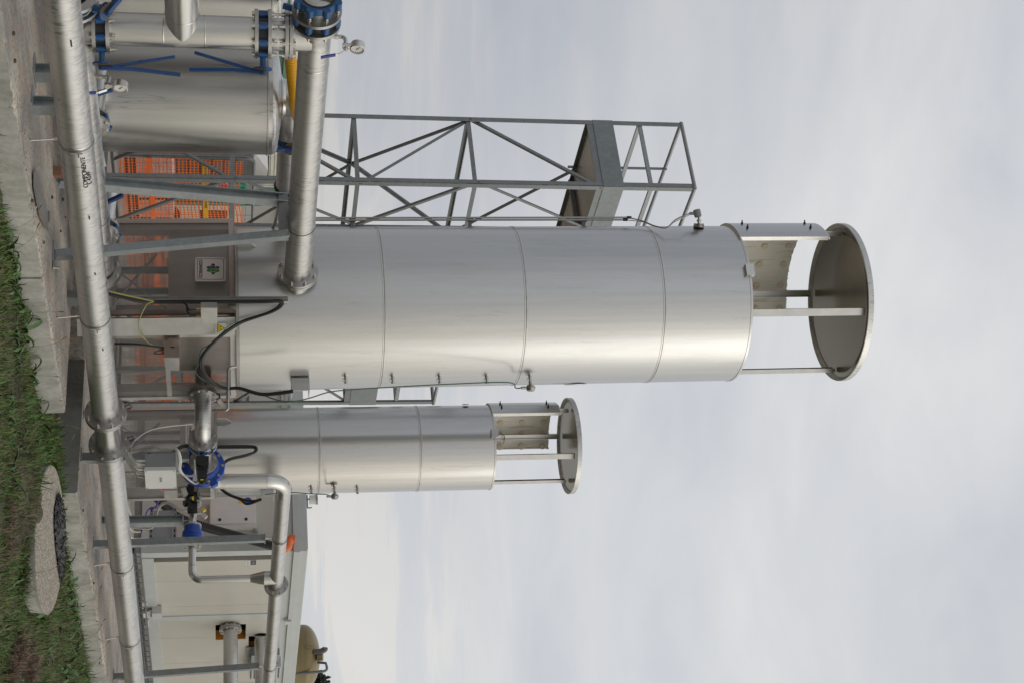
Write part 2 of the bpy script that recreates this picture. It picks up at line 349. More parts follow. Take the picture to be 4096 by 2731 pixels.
cc = a.mix(a.ramp(f, [(0.36, 0.85), (0.5, 0.0)]), cc, (0.14, 0.13, 0.125))
st = a.ramp(a.vor(a.vec((9, 9, 9)), 1), [(0.0, 1.0), (0.10, 0.8), (0.13, 0.0)]); sm_ = a.ramp(a.noise(a.vec((2.5,)*3), 1, 2), [(0.52, 0.0), (0.6, 1.0)])
mm = a.n('ShaderNodeMath', operation='MULTIPLY'); a.l(st, mm.inputs[0]); a.l(sm_, mm.inputs[1])
cc = a.mix(mm.outputs[0], cc, (0.07, 0.05, 0.045)); a.base(cc); a.rough(0.92); a.bump(a.mix(0.4, f, k2), 0.5, 0.012); M['yard'] = a.m
a = NM('exposed_aggregate'); v = a.vor(a.vec((75, 75, 75)), 1, 1); sx = a.n('ShaderNodeSeparateColor'); a.l(v, sx.inputs[0]); dd = a.vor(a.vec((75, 75, 75)), 1, 0)
a.base(a.mix(a.ramp(dd, [(0.45, 0.0), (0.8, 0.8)]), a.mix(sx.outputs[0], (0.26, 0.23, 0.185), (0.46, 0.425, 0.37)), (0.16, 0.13, 0.10))); a.rough(0.9); a.bump(a.ramp(dd, [(0.2, 1.0), (0.8, 0.0)]), 0.7, 0.008); M['aggr'] = a.m
a = NM('soil'); q = a.noise(a.vec((3, 3, 3)), 1, 7, 0.65); f = a.noise(a.vec((18, 18, 18)), 1, 6, 0.7)
a.base(a.mix(a.ramp(a.mix(0.5, q, f), [(0.38, 0.0), (0.62, 1.0)]), (0.035, 0.03, 0.02), (0.12, 0.095, 0.065))); a.rough(1.0); a.bump(f, 0.9, 0.03); M['soil'] = a.m
a = NM('field'); q = a.noise(a.vec((0.2, 0.2, 0.2)), 1, 8, 0.7); a.base(a.mix(q, (0.05, 0.075, 0.022), (0.13, 0.12, 0.05))); a.rough(1.0); M['field'] = a.m
def leafmat(name, spec=0.4, ro=0.5):
    a = NM(name); at_ = a.n('ShaderNodeVertexColor'); at_.layer_name = 'tone'
    nz = a.noise(a.vec((20, 20, 20)), 1, 3); a.base(a.mix(0.5, at_.outputs[0], a.mix(nz, (0.6, 0.6, 0.6), (1.35, 1.35, 1.35)), 'MULTIPLY')); a.rough(ro)
    a.b.inputs['Specular IOR Level'].default_value = spec
    try: a.b.inputs['Subsurface Weight'].default_value = 0.0
    except Exception: pass
    return a.m
M['blade'] = leafmat('grass_blades', 0.3, 0.55); M['foliage'] = leafmat('tree_leaves', 0.3, 0.6)
M['leaf'] = paint('broad_leaf', (0.045, 0.125, 0.022), 0.42, 0.4, sc=14); M['leaf2'] = paint('broad_leaf_pale', (0.085, 0.16, 0.06), 0.42, 0.35, sc=14)
M['bark'] = paint('bark', (0.07, 0.055, 0.04), 0.9, 0.3)
a = NM('gauge_glass'); a.base((0.72, 0.72, 0.71)); a.rough(0.2); M['dial'] = a.m
M['brass'] = stainless('brass_fitting', (0.30, 0.22, 0.10), 0.4); M['rust'] = paint('rusty_steel', (0.10, 0.07, 0.045), 0.6, 0.4, 0.5)
M['strap'] = paint('brown_strap', (0.09, 0.065, 0.055), 0.55); M['kerb'] = M['conc']

# ------------------------------------------------------------------ ground, pads, bank
def padfront(x0, x1, y0, y1, zb=-0.5, seed=1, left=False):
    """a cast slab with a slightly broken top arris along its front"""
    g = np.random.default_rng(seed); n = max(4, int((x1-x0)/0.035)); xs = np.linspace(x0, x1, n+1)
    wob = np.interp(xs, np.linspace(x0, x1, max(3, n//14)), g.normal(0, 0.007, max(3, n//14)))
    top = MB(); front = MB(); A = []; B = []; Cc = []
    for i, x in enumerate(xs):
        y = y0 + wob[i] + g.normal(0, 0.0035); c = abs(g.normal(0, 0.008)) + 0.004
        A.append((x, y0 + wob[i]*0.25, zb)); B.append((x, y, -c*1.2)); Cc.append((x, y + c + 0.006, 0.0))
    for i in range(n):
        front.quad(A[i], A[i+1], B[i+1], B[i]); top.quad(B[i], B[i+1], Cc[i+1], Cc[i])
        top.quad(Cc[i], Cc[i+1], (xs[i+1], y1, 0), (xs[i], y1, 0))
    for P in ((0,), (n,)):
        i = P[0]; front.cm = 1
        q = [A[i], B[i], Cc[i], (xs[i], y1, 0), (xs[i], y1, zb)]
        front.add(q if i == 0 else q[::-1], [(0, 1, 2, 3, 4)])
    return front, top
YF = 6.60
def pad(nm, x0, x1, seed):
    f, t = padfront(x0, x1, YF, 7.95, seed=seed)
    f.f += [tuple(len(f.v)+i for i in q) for q in t.f]; f.s += t.s; f.m += [2]*len(t.f); f.v += t.v
    struct(f, nm, [M['conc'], M['concd'], M['yard']])
pad('concrete_pad', -14, 9.150, 3); pad('concrete_pad', 9.1525, 10.97, 4)
pad('concrete_pad', 12.27, 14.12, 5); pad('concrete_pad', 14.1225, 15.95, 6); pad('concrete_pad', 15.9525, 40, 8)
struct(MB().bx((-14, 7.95, -0.5), (60, 70, 0)), 'yard', M['yard'])
struct(MB().bx((-14, 7.9495, -0.5), (10.97, 7.9499, -0.02)), 'pad_end', M['concd'])
HB = at(120, 2010, Z=-0.12)
def hump(x, y): return 0.13*np.exp(-(((x-HB.x)/.56)**2 + ((y-HB.y)/.42)**2))
def nz2(x, y):
    return (np.sin(x*2.1+1.3)*np.cos(y*2.7+.4)*.5 + np.sin(x*5.3+y*3.1)*.3 + np.sin(x*9.7-y*8.3+2)*.2)
gx = np.linspace(-2, 26, 230); gy = np.linspace(1.0, 6.64, 60); mb = MB(); vs = []
for y in gy:
    for x in gx:
        vs.append((x, y, -0.185 + float(hump(x, y)) + 0.028*nz2(x, y) + 0.007*math.sin(x*17+y*29+2*math.sin(x*3.1)) - 0.25*max(0, (4.2-y))**1.3*0.2))
nx = len(gx); mb.add(vs, [(j*nx+i, j*nx+i+1, (j+1)*nx+i+1, (j+1)*nx+i) for j in range(len(gy)-1) for i in range(nx-1)], True)
mb.add([(10.97, 6.62, -0.2), (12.27, 6.62, -0.2), (12.27, 7.95, -0.21), (10.97, 7.95, -0.21)], [(0, 1, 2, 3)])
struct(mb, 'earth_bank', M['soil'])
struct(MB().quad((-1500, -1500, -0.55), (1500, -1500, -0.55), (1500, 1500, -0.55), (-1500, 1500, -0.55)), 'field', M['field'])

# grass, blade by blade, in one mesh
def bladesmesh(P, Ln, Wd, az, lean, tone, name, mat, kind='stuff', curl=0.5):
    n = len(P); d = np.stack([np.cos(az), np.sin(az), np.zeros(n)], 1); s = np.stack([-np.sin(az), np.cos(az), np.zeros(n)], 1)
    up = np.array([0, 0, 1.0]); m = P + (d*np.sin(lean)[:, None] + up*np.cos(lean)[:, None])*(Ln*0.55)[:, None]
    l2 = lean + curl; tip = m + (d*np.sin(l2)[:, None] + up*np.cos(l2)[:, None])*(Ln*0.45)[:, None]
    hw = (Wd/2)[:, None]; Vv = np.stack([P-s*hw, P+s*hw, m+s*hw*.8, m-s*hw*.8, tip], 1).reshape(-1, 3)
    b = np.arange(n)*5; F = [(i, i+1, i+2, i+3) for i in b] + [(i+3, i+2, i+4) for i in b]
    me = bpy.data.meshes.new(name); me.from_pydata(Vv.tolist(), [], F)
    ca = me.color_attributes.new('tone', 'FLOAT_COLOR', 'POINT'); c4 = np.concatenate([np.repeat(tone, 5, 0), np.ones((n*5, 1))], 1)
    ca.data.foreach_set('color', c4.ravel()); me.materials.append(mat); me.update()
    o = bpy.data.objects.new(name, me); col.objects.link(o); o['kind'] = kind; return o
MH = at(196, 2155, D=11.5); MHR = 0.545
def tri_pts(n, a, b, c):
    u = rng.random(n); v = rng.random(n); k = u+v > 1; u[k] = 1-u[k]; v[k] = 1-v[k]
    a, b, c = map(np.array, (a, b, c)); return a + u[:, None]*(b-a) + v[:, None]*(c-a)
def grassfield(n, name, lmin, lmax, wmin, wmax, dens, pal, leanmax=0.9, curl=0.5):
    n = int(n*1.75); p = tri_pts(n, (5.4, 6.64), (8.6, 2.5), (21.5, 6.64)); x, y = p[:, 0], p[:, 1]
    nn = nz2(x*1.3+3, y*1.7) + 0.5*nz2(x*4, y*4); keep = rng.random(n) < np.clip(dens + 0.55*nn, 0.06, 1)
    keep &= (x-MH.x)**2 + (y-MH.y)**2 > (MHR+0.02)**2; keep &= y < 6.55
    if dens > .3:
        gx_ = rng.random(n//28)*1.2+11.0; gy_ = 6.5+rng.random(n//28)**2*.42; x = np.concatenate([x[keep], gx_]); y = np.concatenate([y[keep], gy_]); nn = np.concatenate([nn[keep], np.zeros(n//28)]); keep = np.ones(len(x), bool)
    x, y = x[keep], y[keep]; k = len(x); nn = nn[keep]
    z = -0.195 + hump(x, y) + 0.028*nz2(x, y) + 0.007*np.sin(x*17+y*29+2*np.sin(x*3.1)) - 0.05*np.maximum(0, 4.2-y)**1.3
    t = rng.random(k)[:, None]; pal = np.array(pal); i = rng.integers(0, len(pal), k); i2 = rng.integers(0, len(pal), k)
    tone = pal[i]*(1-t) + pal[i2]*t; tone *= (0.75 + 0.5*rng.random(k))[:, None]
    bladesmesh(np.stack([x, y, z], 1), lmin + (lmax-lmin)*rng.random(k)**1.6, wmin + (wmax-wmin)*rng.random(k), rng.random(k)*2*PI, rng.random(k)*leanmax, tone, name, M['blade'], curl=curl)
grassfield(90000, 'short_grass', 0.03, 0.11, 0.003, 0.007, 0.62, [(0.065, 0.135, 0.028), (0.095, 0.16, 0.04), (0.13, 0.165, 0.06), (0.19, 0.16, 0.085)], 1.2)
grassfield(7000, 'tall_grass', 0.10, 0.22, 0.005, 0.012, 0.35, [(0.045, 0.115, 0.02), (0.065, 0.145, 0.025), (0.095, 0.165, 0.04)], 1.0, 0.9)
grassfield(9000, 'dry_grass', 0.04, 0.17, 0.003, 0.006, 0.35, [(0.20, 0.15, 0.08), (0.13, 0.09, 0.05), (0.17, 0.16, 0.06)], 1.4, 0.6)
# feathery brown tufts at the lowest edge of the bank
q = []
for (cx, cy) in ((45, 2640), (95, 2690), (20, 2700), (60, 2590), (110, 2640), (10, 2180), (25, 2060)):
    c = at(cx, cy, Z=-0.17); nb = 380 if cy > 2500 else 130
    q.append(np.array([c.x, c.y, c.z-0.02]) + rng.normal(0, 0.05, (nb, 3))*np.array([1, 1, 0.05]))
q = np.concatenate(q); k = len(q)
bladesmesh(q, 0.08+0.13*rng.random(k), 0.003+0.004*rng.random(k), rng.random(k)*2*PI, rng.random(k)*0.9, np.array([0.16, 0.105, 0.075])*(0.6+0.8*rng.random(k))[:, None], 'feathery_dry_grass', M['blade'], curl=1.0)
q = []
for i in range(26):
    al = R(-100 + 125*i/25); q.append(np.array([MH.x, MH.y, -0.2]) + np.array(-fh*math.cos(al) + rt*math.sin(al))*(MHR+.05) + rng.normal(0, .045, (90, 3))*np.array([1, 1, .1]))
q = np.concatenate(q); k = len(q)
bladesmesh(q, 0.05+0.15*rng.random(k), 0.004+0.006*rng.random(k), rng.random(k)*2*PI, rng.random(k)*0.9, np.array([[0.05, 0.105, 0.022], [0.10, 0.12, 0.045], [0.13, 0.115, 0.06]])[rng.integers(0, 3, k)]*(0.7+0.5*rng.random(k))[:, None], 'slab_edge_grass', M['blade'], curl=.9)
# broad-leaved weeds
def leafmesh(Ln, Wd, bend, fold):
    mbl = MB(); n = 6; vs = []
    for i in range(n+1):
        t = i/n; wv = Wd*math.sin(PI*min(1, t*0.93+0.05))**0.8*0.5; a_ = 0.35 + bend*t
        x = Ln*t*math.cos(a_*0.8); z = Ln*t*math.sin(0.95 - bend*t)
        vs += [(x, -wv, z+fold*wv), (x, 0, z), (x, wv, z+fold*wv)]
    mbl.add(vs, [(3*i+j, 3*i+j+1, 3*i+j+4, 3*i+j+3) for i in range(n) for j in (0, 1)], True); return mbl
LEAF = [build(leafmesh(l, w_, b, 0.5), 'leaf', M['leaf' if i % 3 else 'leaf2']) for i, (l, w_, b) in enumerate(((0.20, 0.046, 0.7), (0.25, 0.050, 0.85), (0.16, 0.042, 0.5), (0.22, 0.040, 0.95), (0.13, 0.044, 0.6), (0.27, 0.048, 0.55)))]
def weed(x, y, z, nl, sc):
    near = 'at the foot of the left pad' if x < 10.95 and y > 6.1 else 'in front of the gap between the pads' if x < 12.3 and y > 6.1 else 'between the round slab and the right pad' if y > 6.2 and x < 14.6 else 'along the right pad past the round slab' if y > 6.0 else 'in the open grass'
    t = thing('broadleaf_weed', 'dark green broad-leaved weed growing ' + near, 'weed', (x, y, z), 'broad-leaved weeds ' + near)
    for k in range(nl):
        a_ = 2*PI*k/nl + random.uniform(-.4, .4); s_ = sc*random.uniform(0.7, 1.15)
        inst(LEAF[random.randrange(6)], 'leaf', t, Matrix.Translation((x, y, z)) @ Matrix.Rotation(a_, 4, 'Z') @ Matrix.Rotation(random.uniform(-.25, .35), 4, 'Y') @ Matrix.Scale(s_, 4))
wp = [(15, 870), (25, 940), (40, 1020), (30, 1130), (60, 1210), (85, 1300), (45, 1330), (60, 1420), (115, 1500), (150, 1590), (150, 1680), (185, 1720), (175, 1790), (200, 1830), (215, 1890), (120, 1760), (150, 1850), (60, 1780), (20, 1640), (90, 1600),
      (262, 2110), (258, 2270), (262, 2330), (270, 2380), (255, 2420), (285, 2450), (290, 2520), (300, 2600), (315, 2680), (265, 2560), (230, 2500), (90, 2110), (130, 2420), (180, 2600), (250, 2660), (240, 2700), (60, 2350), (30, 1900)]
for (px, py) in wp:
    p = at(px, py, Z=-0.19); yy = min(p.y, 6.47); weed(p.x + random.uniform(-.03, .03), yy, -0.19, random.randint(8, 11), random.uniform(0.7, 1.0) if yy < 6 else random.uniform(0.7, 0.98))

# cast manhole ring half sunk in the bank
t = thing('manhole_cover', 'round pebble-finished concrete manhole slab half sunk in the grass', 'manhole', MH - Zu*0.12, rot=Matrix.Rotation(R(4.6), 3, rt))
s = MB(); n = 72
s.lathe([(MHR*0.97, -0.10), (MHR*0.985, -0.02), (MHR, 0.006)], (0, 0, 0.12), n=n)
part(s, 'slab_side', M['conc'], t, local=True)
s = MB().lathe([(MHR, 0.006), (MHR*0.985, 0.012), (0.0, 0.014)], (0, 0, 0.12), n=n); part(s, 'pebble_face', M['aggr'], t, local=True)
mn = (Matrix.Rotation(R(4.6), 3, rt) @ Zu)
def onslab(px, py):
    d = fw + cup*((px-CX)/FPX) + rt*((py-CY)/FPX); return CAM + d*((MH + mn*0.016 - CAM).dot(mn)/d.dot(mn))
t = thing('rubber_matting', 'torn black rubber matting lying on the far edge of the round slab', 'rubber mat', onslab(236, 2120))
inn = spline([onslab(*q) for q in ((226, 1978), (215, 2040), (214, 2110), (220, 2190), (229, 2260), (238, 2318))], 9); out = spline([onslab(*q) for q in ((232, 1972), (247, 2030), (254, 2100), (254, 2180), (250, 2260), (241, 2320))], 9)
s = MB(); vs = []
for i, (p, q) in enumerate(zip(inn, out)):
    for j in range(7): vs.append(p.lerp(q, j/6) + mn*(0.004 + (0.022*math.sin(PI*j/6)+.012*math.sin(i*.9+j*1.7)**2 + random.uniform(-.004, .004))*math.sin(PI*i/(len(inn)-1))**.4))
s.add(vs, [(i*7+j, i*7+j+1, (i+1)*7+j+1, (i+1)*7+j) for i in range(len(inn)-1) for j in range(6)]); part(s, 'mat_sheet', M['black'], t)
s = MB()
for i in range(110):
    p = vs[random.randrange(len(vs))] + Zu*0.006; d = V((random.uniform(-1, 1), random.uniform(-1, 1), random.uniform(-.3, .3))).normalized()
    s.bar(p-d*0.025, p+d*0.025, 0.006, 0.006)
part(s, 'torn_strips', M['black'], t, kind='stuff')

s = MB()
for i in range(520):
    px = random.uniform(7.4, 17); 
    if 10.95 < px < 12.3: continue
    py = YF + 0.01 + abs(random.gauss(0, 0.10)); r_ = random.uniform(0.003, 0.009); s.lathe([(0, -r_*.4), (r_, -r_*.1), (r_*.7, r_*.6), (0, r_*.8)], (px, py, r_*.3), n=5, sm=False)
struct(s, 'concrete_crumbs', M['conc'], 'stuff')
s = MB(); s2 = MB()
for (px, py) in ((30, 905), (42, 1005), (20, 850), (85, 1250), (100, 1390), (190, 1480), (130, 1600), (262, 2200), (300, 2330), (312, 2420), (325, 2440), (330, 2480), (318, 2530), (335, 2560), (340, 2610), (320, 2660), (225, 1900), (205, 1760), (90, 2480), (60, 2300), (150, 2560), (50, 1700), (110, 1500)):
    p = at(px-25, py, Z=-0.19); p.y = min(p.y, 6.45); h = random.uniform(.16, .34); dx, dy = random.uniform(-.10, .12), random.uniform(-.05, .16)
    q = [p, p+V((dx*.25, dy*.2, h*.5)), p+V((dx*.7, dy*.6, h*.85)), p+V((dx*1.15, dy*1.1, h))]
    s.tube(spline(q, 4), 0.0014, 4); d = (q[3]-q[2]).normalized(); s2.tube([q[3]-d*.01, q[3]+d*.008, q[3]+d*.025, q[3]+d*.036], [.002, .0045, .0045, .001], 6)
struct(s, 'grass_stalks', paint('dry_stalk', (.13, .14, .05), .6, .3), 'stuff'); struct(s2, 'seed_heads', paint('seed_head', (.17, .13, .05), .8, .3), 'stuff')
# scraps on the pad
pl = [(1.0*x/5.227, 700+y/5.227) for x, y in ((700, -60), (760, -60), (805, 190), (880, 520), (950, 760), (966, 1155), (900, 1040), (830, 900), (760, 590), (700, 270))]
solo(MB().prism([at(x, y, Z=0.012) for x, y in pl], (0, 0, 0.014)), 'steel_offcut', M['steeldark'], 'long curved grey sheet metal offcut lying on the near concrete pad', 'metal scrap')
pl = [(1.0*x/5.227, 700+y/5.227) for x, y in ((1010, 755), (1028, 755), (1028, 985), (1008, 985))]
solo(MB().prism([at(x, y, Z=0.004) for x, y in pl], (0, 0, 0.01)), 'steel_strip', M['steeldark'], 'short narrow metal strip lying beside the curved offcut', 'metal scrap')
for k, (x, y) in enumerate(((125, 804), (205, 790), (248, 799), (259, 870), (213, 1058), (171, 970), (240, 925), (55, 245), (50, 135), (330, 2040), (372, 2330), (395, 2650), (365, 1840), (233, 700))):
    p = at(x, y, Z=0.0); r_ = random.uniform(0.008, 0.016); s = MB().lathe([(0, -r_*.5), (r_, -r_*.2), (r_*.8, r_*.5), (0, r_*.7)], p + Zu*r_*0.4, n=7, sm=False)
    solo(s, 'stone', M['rust'], 'small dark pebble lying on the gritty concrete', 'pebble', 'pebbles scattered on the pads')
# brick-coloured lump beside the first support foot
solo(MB().box(at(232, 690, Z=0.03), (0.12, 0.07, 0.06), Matrix.Rotation(0.5, 3, 'Z')), 'brick', paint('old_brick', (0.22, 0.11, 0.07), 0.9, 0.3), 'broken reddish brick by the leaning galvanised support foot', 'brick')

# ------------------------------------------------------------------ pipe hardware
_bolt = {}
def boltmesh(r, l, tail=0.02):
    k = (r, round(l, 4), tail)
    if k not in _bolt:
        s = MB(); s.cyl((0, 0, -l/2-r*1.0), (0, 0, -l/2), r, n=6); s.cyl((0, 0, l/2), (0, 0, l/2+r*1.1), r, n=6)
        s.cyl((0, 0, -l/2), (0, 0, l/2), r*0.5, n=6, cap=0)
        if tail: s.cyl((0, 0, l/2+r*1.1), (0, 0, l/2+r*1.1+tail), r*0.55, n=8)
        s.cyl((0, 0, -l/2-0.003), (0, 0, -l/2), r*1.35, n=12); s.cyl((0, 0, l/2), (0, 0, l/2+0.003), r*1.35, n=12)
        _bolt[k] = build(s, 'bolt', M['bolt'])
    return _bolt[k]
DN = {200: (0.1095, 0.170, 0.1475, 8, 0.017, 0.024), 125: (0.070, 0.125, 0.105, 8, 0.0140, 0.022), 65: (0.038, 0.0925, 0.0725, 8, 0.0135, 0.018)}
def flange(root, c, ax, dn, gap=0.004, sides=(1, 1), flip=False, th=None, phase=0.5, ro=None):
    """a pair of plate flanges with their bolts; c is the joint plane"""
    pr, fo, bc, nb, br, t0 = DN[dn]; t_ = th or t0; fo = ro or fo; ax = V(ax).normalized(); c = V(c); u, v, _ = fr(ax); f = None
    for sd, on in zip((-1, 1), sides):
        if on: f = part(MB().ringplate(c + ax*sd*gap/2 if sd > 0 else c - ax*(gap/2+t_), c + ax*(gap/2+t_) if sd > 0 else c - ax*gap/2, fo, pr*0.98), 'flange', M['flange'], root)
    lo = -(gap/2+t_) if sides[0] else -gap/2; hi = (gap/2+t_) if sides[1] else gap/2
    for k in range(nb):
        a_ = 2*PI*(k+phase)/nb; p = c + ax*((lo+hi)/2) + (u*math.cos(a_)+v*math.sin(a_))*bc
        inst(boltmesh(br, hi-lo), 'bolt', f, fmat(p, ax if not flip else -ax))
    if gap > 0.003: part(MB().ringplate(c-ax*gap/2, c+ax*gap/2, fo*0.82, pr), 'gasket', M['black'], root)
def lever(root, hub, stem, hand, ln, drop=0.05):
    """ratchet plate and two-armed squeeze lever on a butterfly valve's top plate"""
    stem, hand = V(stem).normalized(), V(hand).normalized(); side = stem.cross(hand)
    part(MB().cyl(hub-stem*0.012, hub, 0.062, n=28), 'top_plate', M['blue'], root)
    s = MB(); nn_ = 26
    poly = []
    for i in range(nn_+1):
        a_ = -1.9 + 3.8*i/nn_; rr_ = 0.082 if i % 2 else 0.074; poly.append(hub + stem*0.004 + (side*math.cos(a_+PI/2) - hand*math.sin(a_+PI/2)*-1)*rr_)
    s.prism(poly, stem*0.004); part(s, 'notch_plate', M['rust'], root)
    a0 = hub + stem*0.022
    s = MB().bar(a0, a0+hand*ln*0.42, 0.042, 0.020, stem).bar(a0+hand*ln*0.40, a0+hand*ln+stem*0.03, 0.034, 0.022, stem); s.cyl(a0-stem*.012, a0+stem*0.012, 0.022, n=16)
    part(s, 'lever_arm', M['leverblue'], root)
    s = MB().bar(a0+hand*0.06-stem*0.012, a0+hand*ln*0.5-stem*0.050, 0.030, 0.018, stem).bar(a0+hand*ln*0.48-stem*0.048, a0+hand*ln*0.93-stem*0.092, 0.030, 0.018, stem)
    part(s, 'lever_trigger', M['leverblue'], root)
def butterfly(name, label, c, ax, stem, hand, dn=200, th=0.058, ln=0.32, lug=True, disc=False, group=None, neck=0.10, ro=None, lev=True):
    pr, fo, bc, nb, br, t0 = DN[dn]; c, ax, stem = V(c), V(ax).normalized(), V(stem).normalized(); u, v, _ = fr(ax)
    t = thing(name, label, 'valve', c, group)
    bo = ro or bc*0.93
    part(MB().ringplate(c-ax*th/2, c+ax*th/2, bo, pr*0.99, 48), 'body', M['blueb' if dn != 200 else 'blue'], t)
    if lug:
        lm_ = build(MB().cyl((0, 0, -th/2*0.97), (0, 0, th/2*0.97), br*1.55, n=14), 'lug', M['blue'])
        for k in range(nb):
            a_ = 2*PI*(k+.5)/nb; inst(lm_, 'lug', t, fmat(c + (u*math.cos(a_)+v*math.sin(a_))*bc*0.985, ax))
        part(MB().bar(c-stem*bo*0.9, c-stem*(bo+0.022), 0.05, th*0.8, ax), 'bottom_boss', M['blue'], t)
    part(MB().ringplate(c-ax*(th/2+.003), c+ax*(th/2+.003), pr*1.10, pr*0.97, 40), 'seat_ring', M['black'], t)
    s = MB().bar(c+stem*bo*0.92, c+stem*(bo+neck), th*0.55, th*0.55, ax); s.cyl(c+stem*(bo+neck*0.3), c+stem*(bo+neck), 0.021, n=14); part(s, 'neck', M['blue'], t)
    if disc:
        tilt = (ax*0.55 + u*0.83).normalized() if abs(u.dot(stem)) < 0.5 else (ax*0.55 + v*0.83).normalized()
        part(MB().lathe([(0, -0.010), (pr*0.5, -0.009), (pr*0.9, -0.004), (pr*0.93, 0), (pr*0.9, 0.004), (pr*0.5, 0.009), (0, 0.010)], c, ax, n=40), 'valve_disc', M['steel'], t)
        part(MB().cyl(c-ax*0.012-stem*pr*0.92, c-ax*0.012+stem*pr*0.92, 0.014, n=14), 'disc_shaft', M['steel'], t)
    if lev: lever(t, c+stem*(bo+neck+0.012), stem, hand, ln)
    return t
def wave_pipe(s, a, b, r, n=36, amp=0.0007, step=0.10):
    """thin pipe with the faint girth dents of its spiral seam"""
    a, b = V(a), V(b); ax = (b-a); ln = ax.length; m_ = max(2, int(ln/0.03)); pr = []
    for i in range(m_+1):
        h = ln*i/m_; pr.append((r - (amp if (i % 5 == 0 and 0 < i < m_) else 0)*random.uniform(.3, 1), h))
    return s.lathe(pr, a, ax, n=n)
RP = 0.1095
# --- the long low pipe nearest the bank
def lowz(x): return 0.297 - (x-7)*0.0052
LP = lambda x: V((x, 6.885, lowz(x)))
t = thing('low_pipe', 'long silver pipe running low over the pad edge, nearest to the grass', 'pipe', LP(9.0)-Zu*0.3)
part(wave_pipe(MB(), LP(-5), LP(11.52), RP), 'pipe_section', M['wet'], t)
part(MB().cyl(LP(11.545), LP(12.04), RP*0.975, n=40), 'short_spool', M['steel'], t)
part(wave_pipe(MB(), LP(12.06), LP(38), RP), 'pipe_section', M['wet'], t)
for fx, y in ((at(425, 1652, Y=6.885).x, 0), (at(445, 1778, Y=6.885).x, 1)):
    flange(t, LP(fx), (1, 0, 0), 200, flip=(y == 0))
    part(MB().tube([LP(fx)+V((-.03, .05, .15)), LP(fx)+V((-.035, .06, .19)), LP(fx)+V((0, .06, .205)), LP(fx)+V((.03, .06, .19)), LP(fx)+V((.028, .05, .15))], 0.011, 6), 'bonding_strap', M['strap'], t)
for x in (7.98, 14.6):
    part(MB().lathe([(RP+.0008, -.006), (RP+.0022, 0), (RP+.0008, .006)], LP(x), (1, 0, 0), n=36), 'weld_seam', M['steel'], t)
def handtext(txt, size, c, dirx, diry, mat, root, name='handwriting', ext=0.0006, shear=0.25, bold=0.0):
    cu = bpy.data.curves.new(name, 'FONT'); cu.body = txt; cu.size = size; cu.extrude = ext; cu.shear = shear; cu.offset = bold; cu.align_x = 'CENTER'; cu.align_y = 'CENTER'
    o = bpy.data.objects.new(name, cu); dx, dy = V(dirx).normalized(), V(diry).normalized(); dz = dx.cross(dy)
    Mw = Matrix.Translation(c) @ Matrix((dx, dy, dz)).transposed().to_4x4()
    dg = bpy.context.evaluated_depsgraph_get(); me = None
    col.objects.link(o); bpy.context.view_layer.update(); me = bpy.data.meshes.new_from_object(o.evaluated_get(bpy.context.evaluated_depsgraph_get()))
    col.objects.unlink(o); bpy.data.objects.remove(o); bpy.data.curves.remove(cu); me.materials.clear(); me.materials.append(mat)
    if name != 'x': me.name = name
    return inst(me, name, root, Mw)
# marker-pen note on the near side of the pipe, reading along it
nrm = V((-0.0, -0.92, 0.39)).normalized(); tdir = V((1, 0, 0)); tup = nrm.cross(tdir)
p = at(298, 690, Y=6.79); handtext('COMPONENTE', 0.046, LP(p.x)+nrm*(RP+.002), -tdir, -tup, M['ink'], t)
nrm2 = V((0, -0.78, 0.62)).normalized(); handtext('L 4249', 0.046, LP(p.x+.07)+nrm2*(RP+.002), -tdir, -nrm2.cross(tdir), M['ink'], t)
for (px, py, ln_) in ((250, 170, 0.05), (341, 868, 0.03), (375, 1093, 0.02), (402, 1395, 0.02)):
    p = at(px, py, Y=6.79); part(MB().box(LP(p.x)+nrm*(RP+.001), (ln_, 0.012, 0.008), Matrix.Rotation(-0.4, 3, 'X')), 'ink_smudge', M['ink'], t)
# threaded-rod hangers with strap clamps
def rodclamp(base, label, cx):
    t = thing('pipe_support_rod', label, 'pipe support', (base.x, base.y, 0), 'threaded rod supports under the low pipe')
    c = LP(cx); part(MB().cyl((base.x, base.y, 0), (cx, c.y+.01, c.z-RP-.01), 0.006, n=10), 'threaded_rod', M['bolt'], t)
    part(MB().cyl((base.x, base.y, 0.0), (base.x, base.y, 0.012), 0.016, n=6), 'anchor_nut', M['bolt'], t)
    part(MB().cyl((cx, c.y+.01, c.z-RP-.03), (cx, c.y+.01, c.z-RP-.004), 0.013, n=6), 'lock_nut', M['bolt'], t)
    part(MB().lathe([(RP+.001, -.012), (RP+.005, -.012), (RP+.005, .012), (RP+.001, .012)], c, (1, 0, 0), n=40, sm=False), 'strap_clamp', M['flange'], t)
    s = MB().bar(c+V((-.016, -RP-.001, .018)), c+V((.016, -RP-.001, .018)), 0.02, 0.008).cyl(c+V((-.012, -RP-.012, -.03)), c+V((-.012, -RP-.012, .045)), 0.006, n=8).cyl(c+V((.006, -RP-.012, 0.02)), c+V((.006, -RP-.03, 0.02)), 0.006, n=6)
    part(s, 'clamp_bolt', M['bolt'], t)
for (px, py), lb in (((117.6, 566), 'threaded rod with strap clamp under the low pipe, nearest the picture corner with the tanks'), ((228, 1250), 'threaded rod with strap clamp under the low pipe, in front of the tall stack base'),
                     ((378, 2252), 'threaded rod with strap clamp under the low pipe, opposite the round slab'), ((421.7, 2585), 'threaded rod with strap clamp under the low pipe, farthest along past the round slab')):
    b = at(px, py, Z=0); b.y = 6.875; rodclamp(b, lb, b.x)
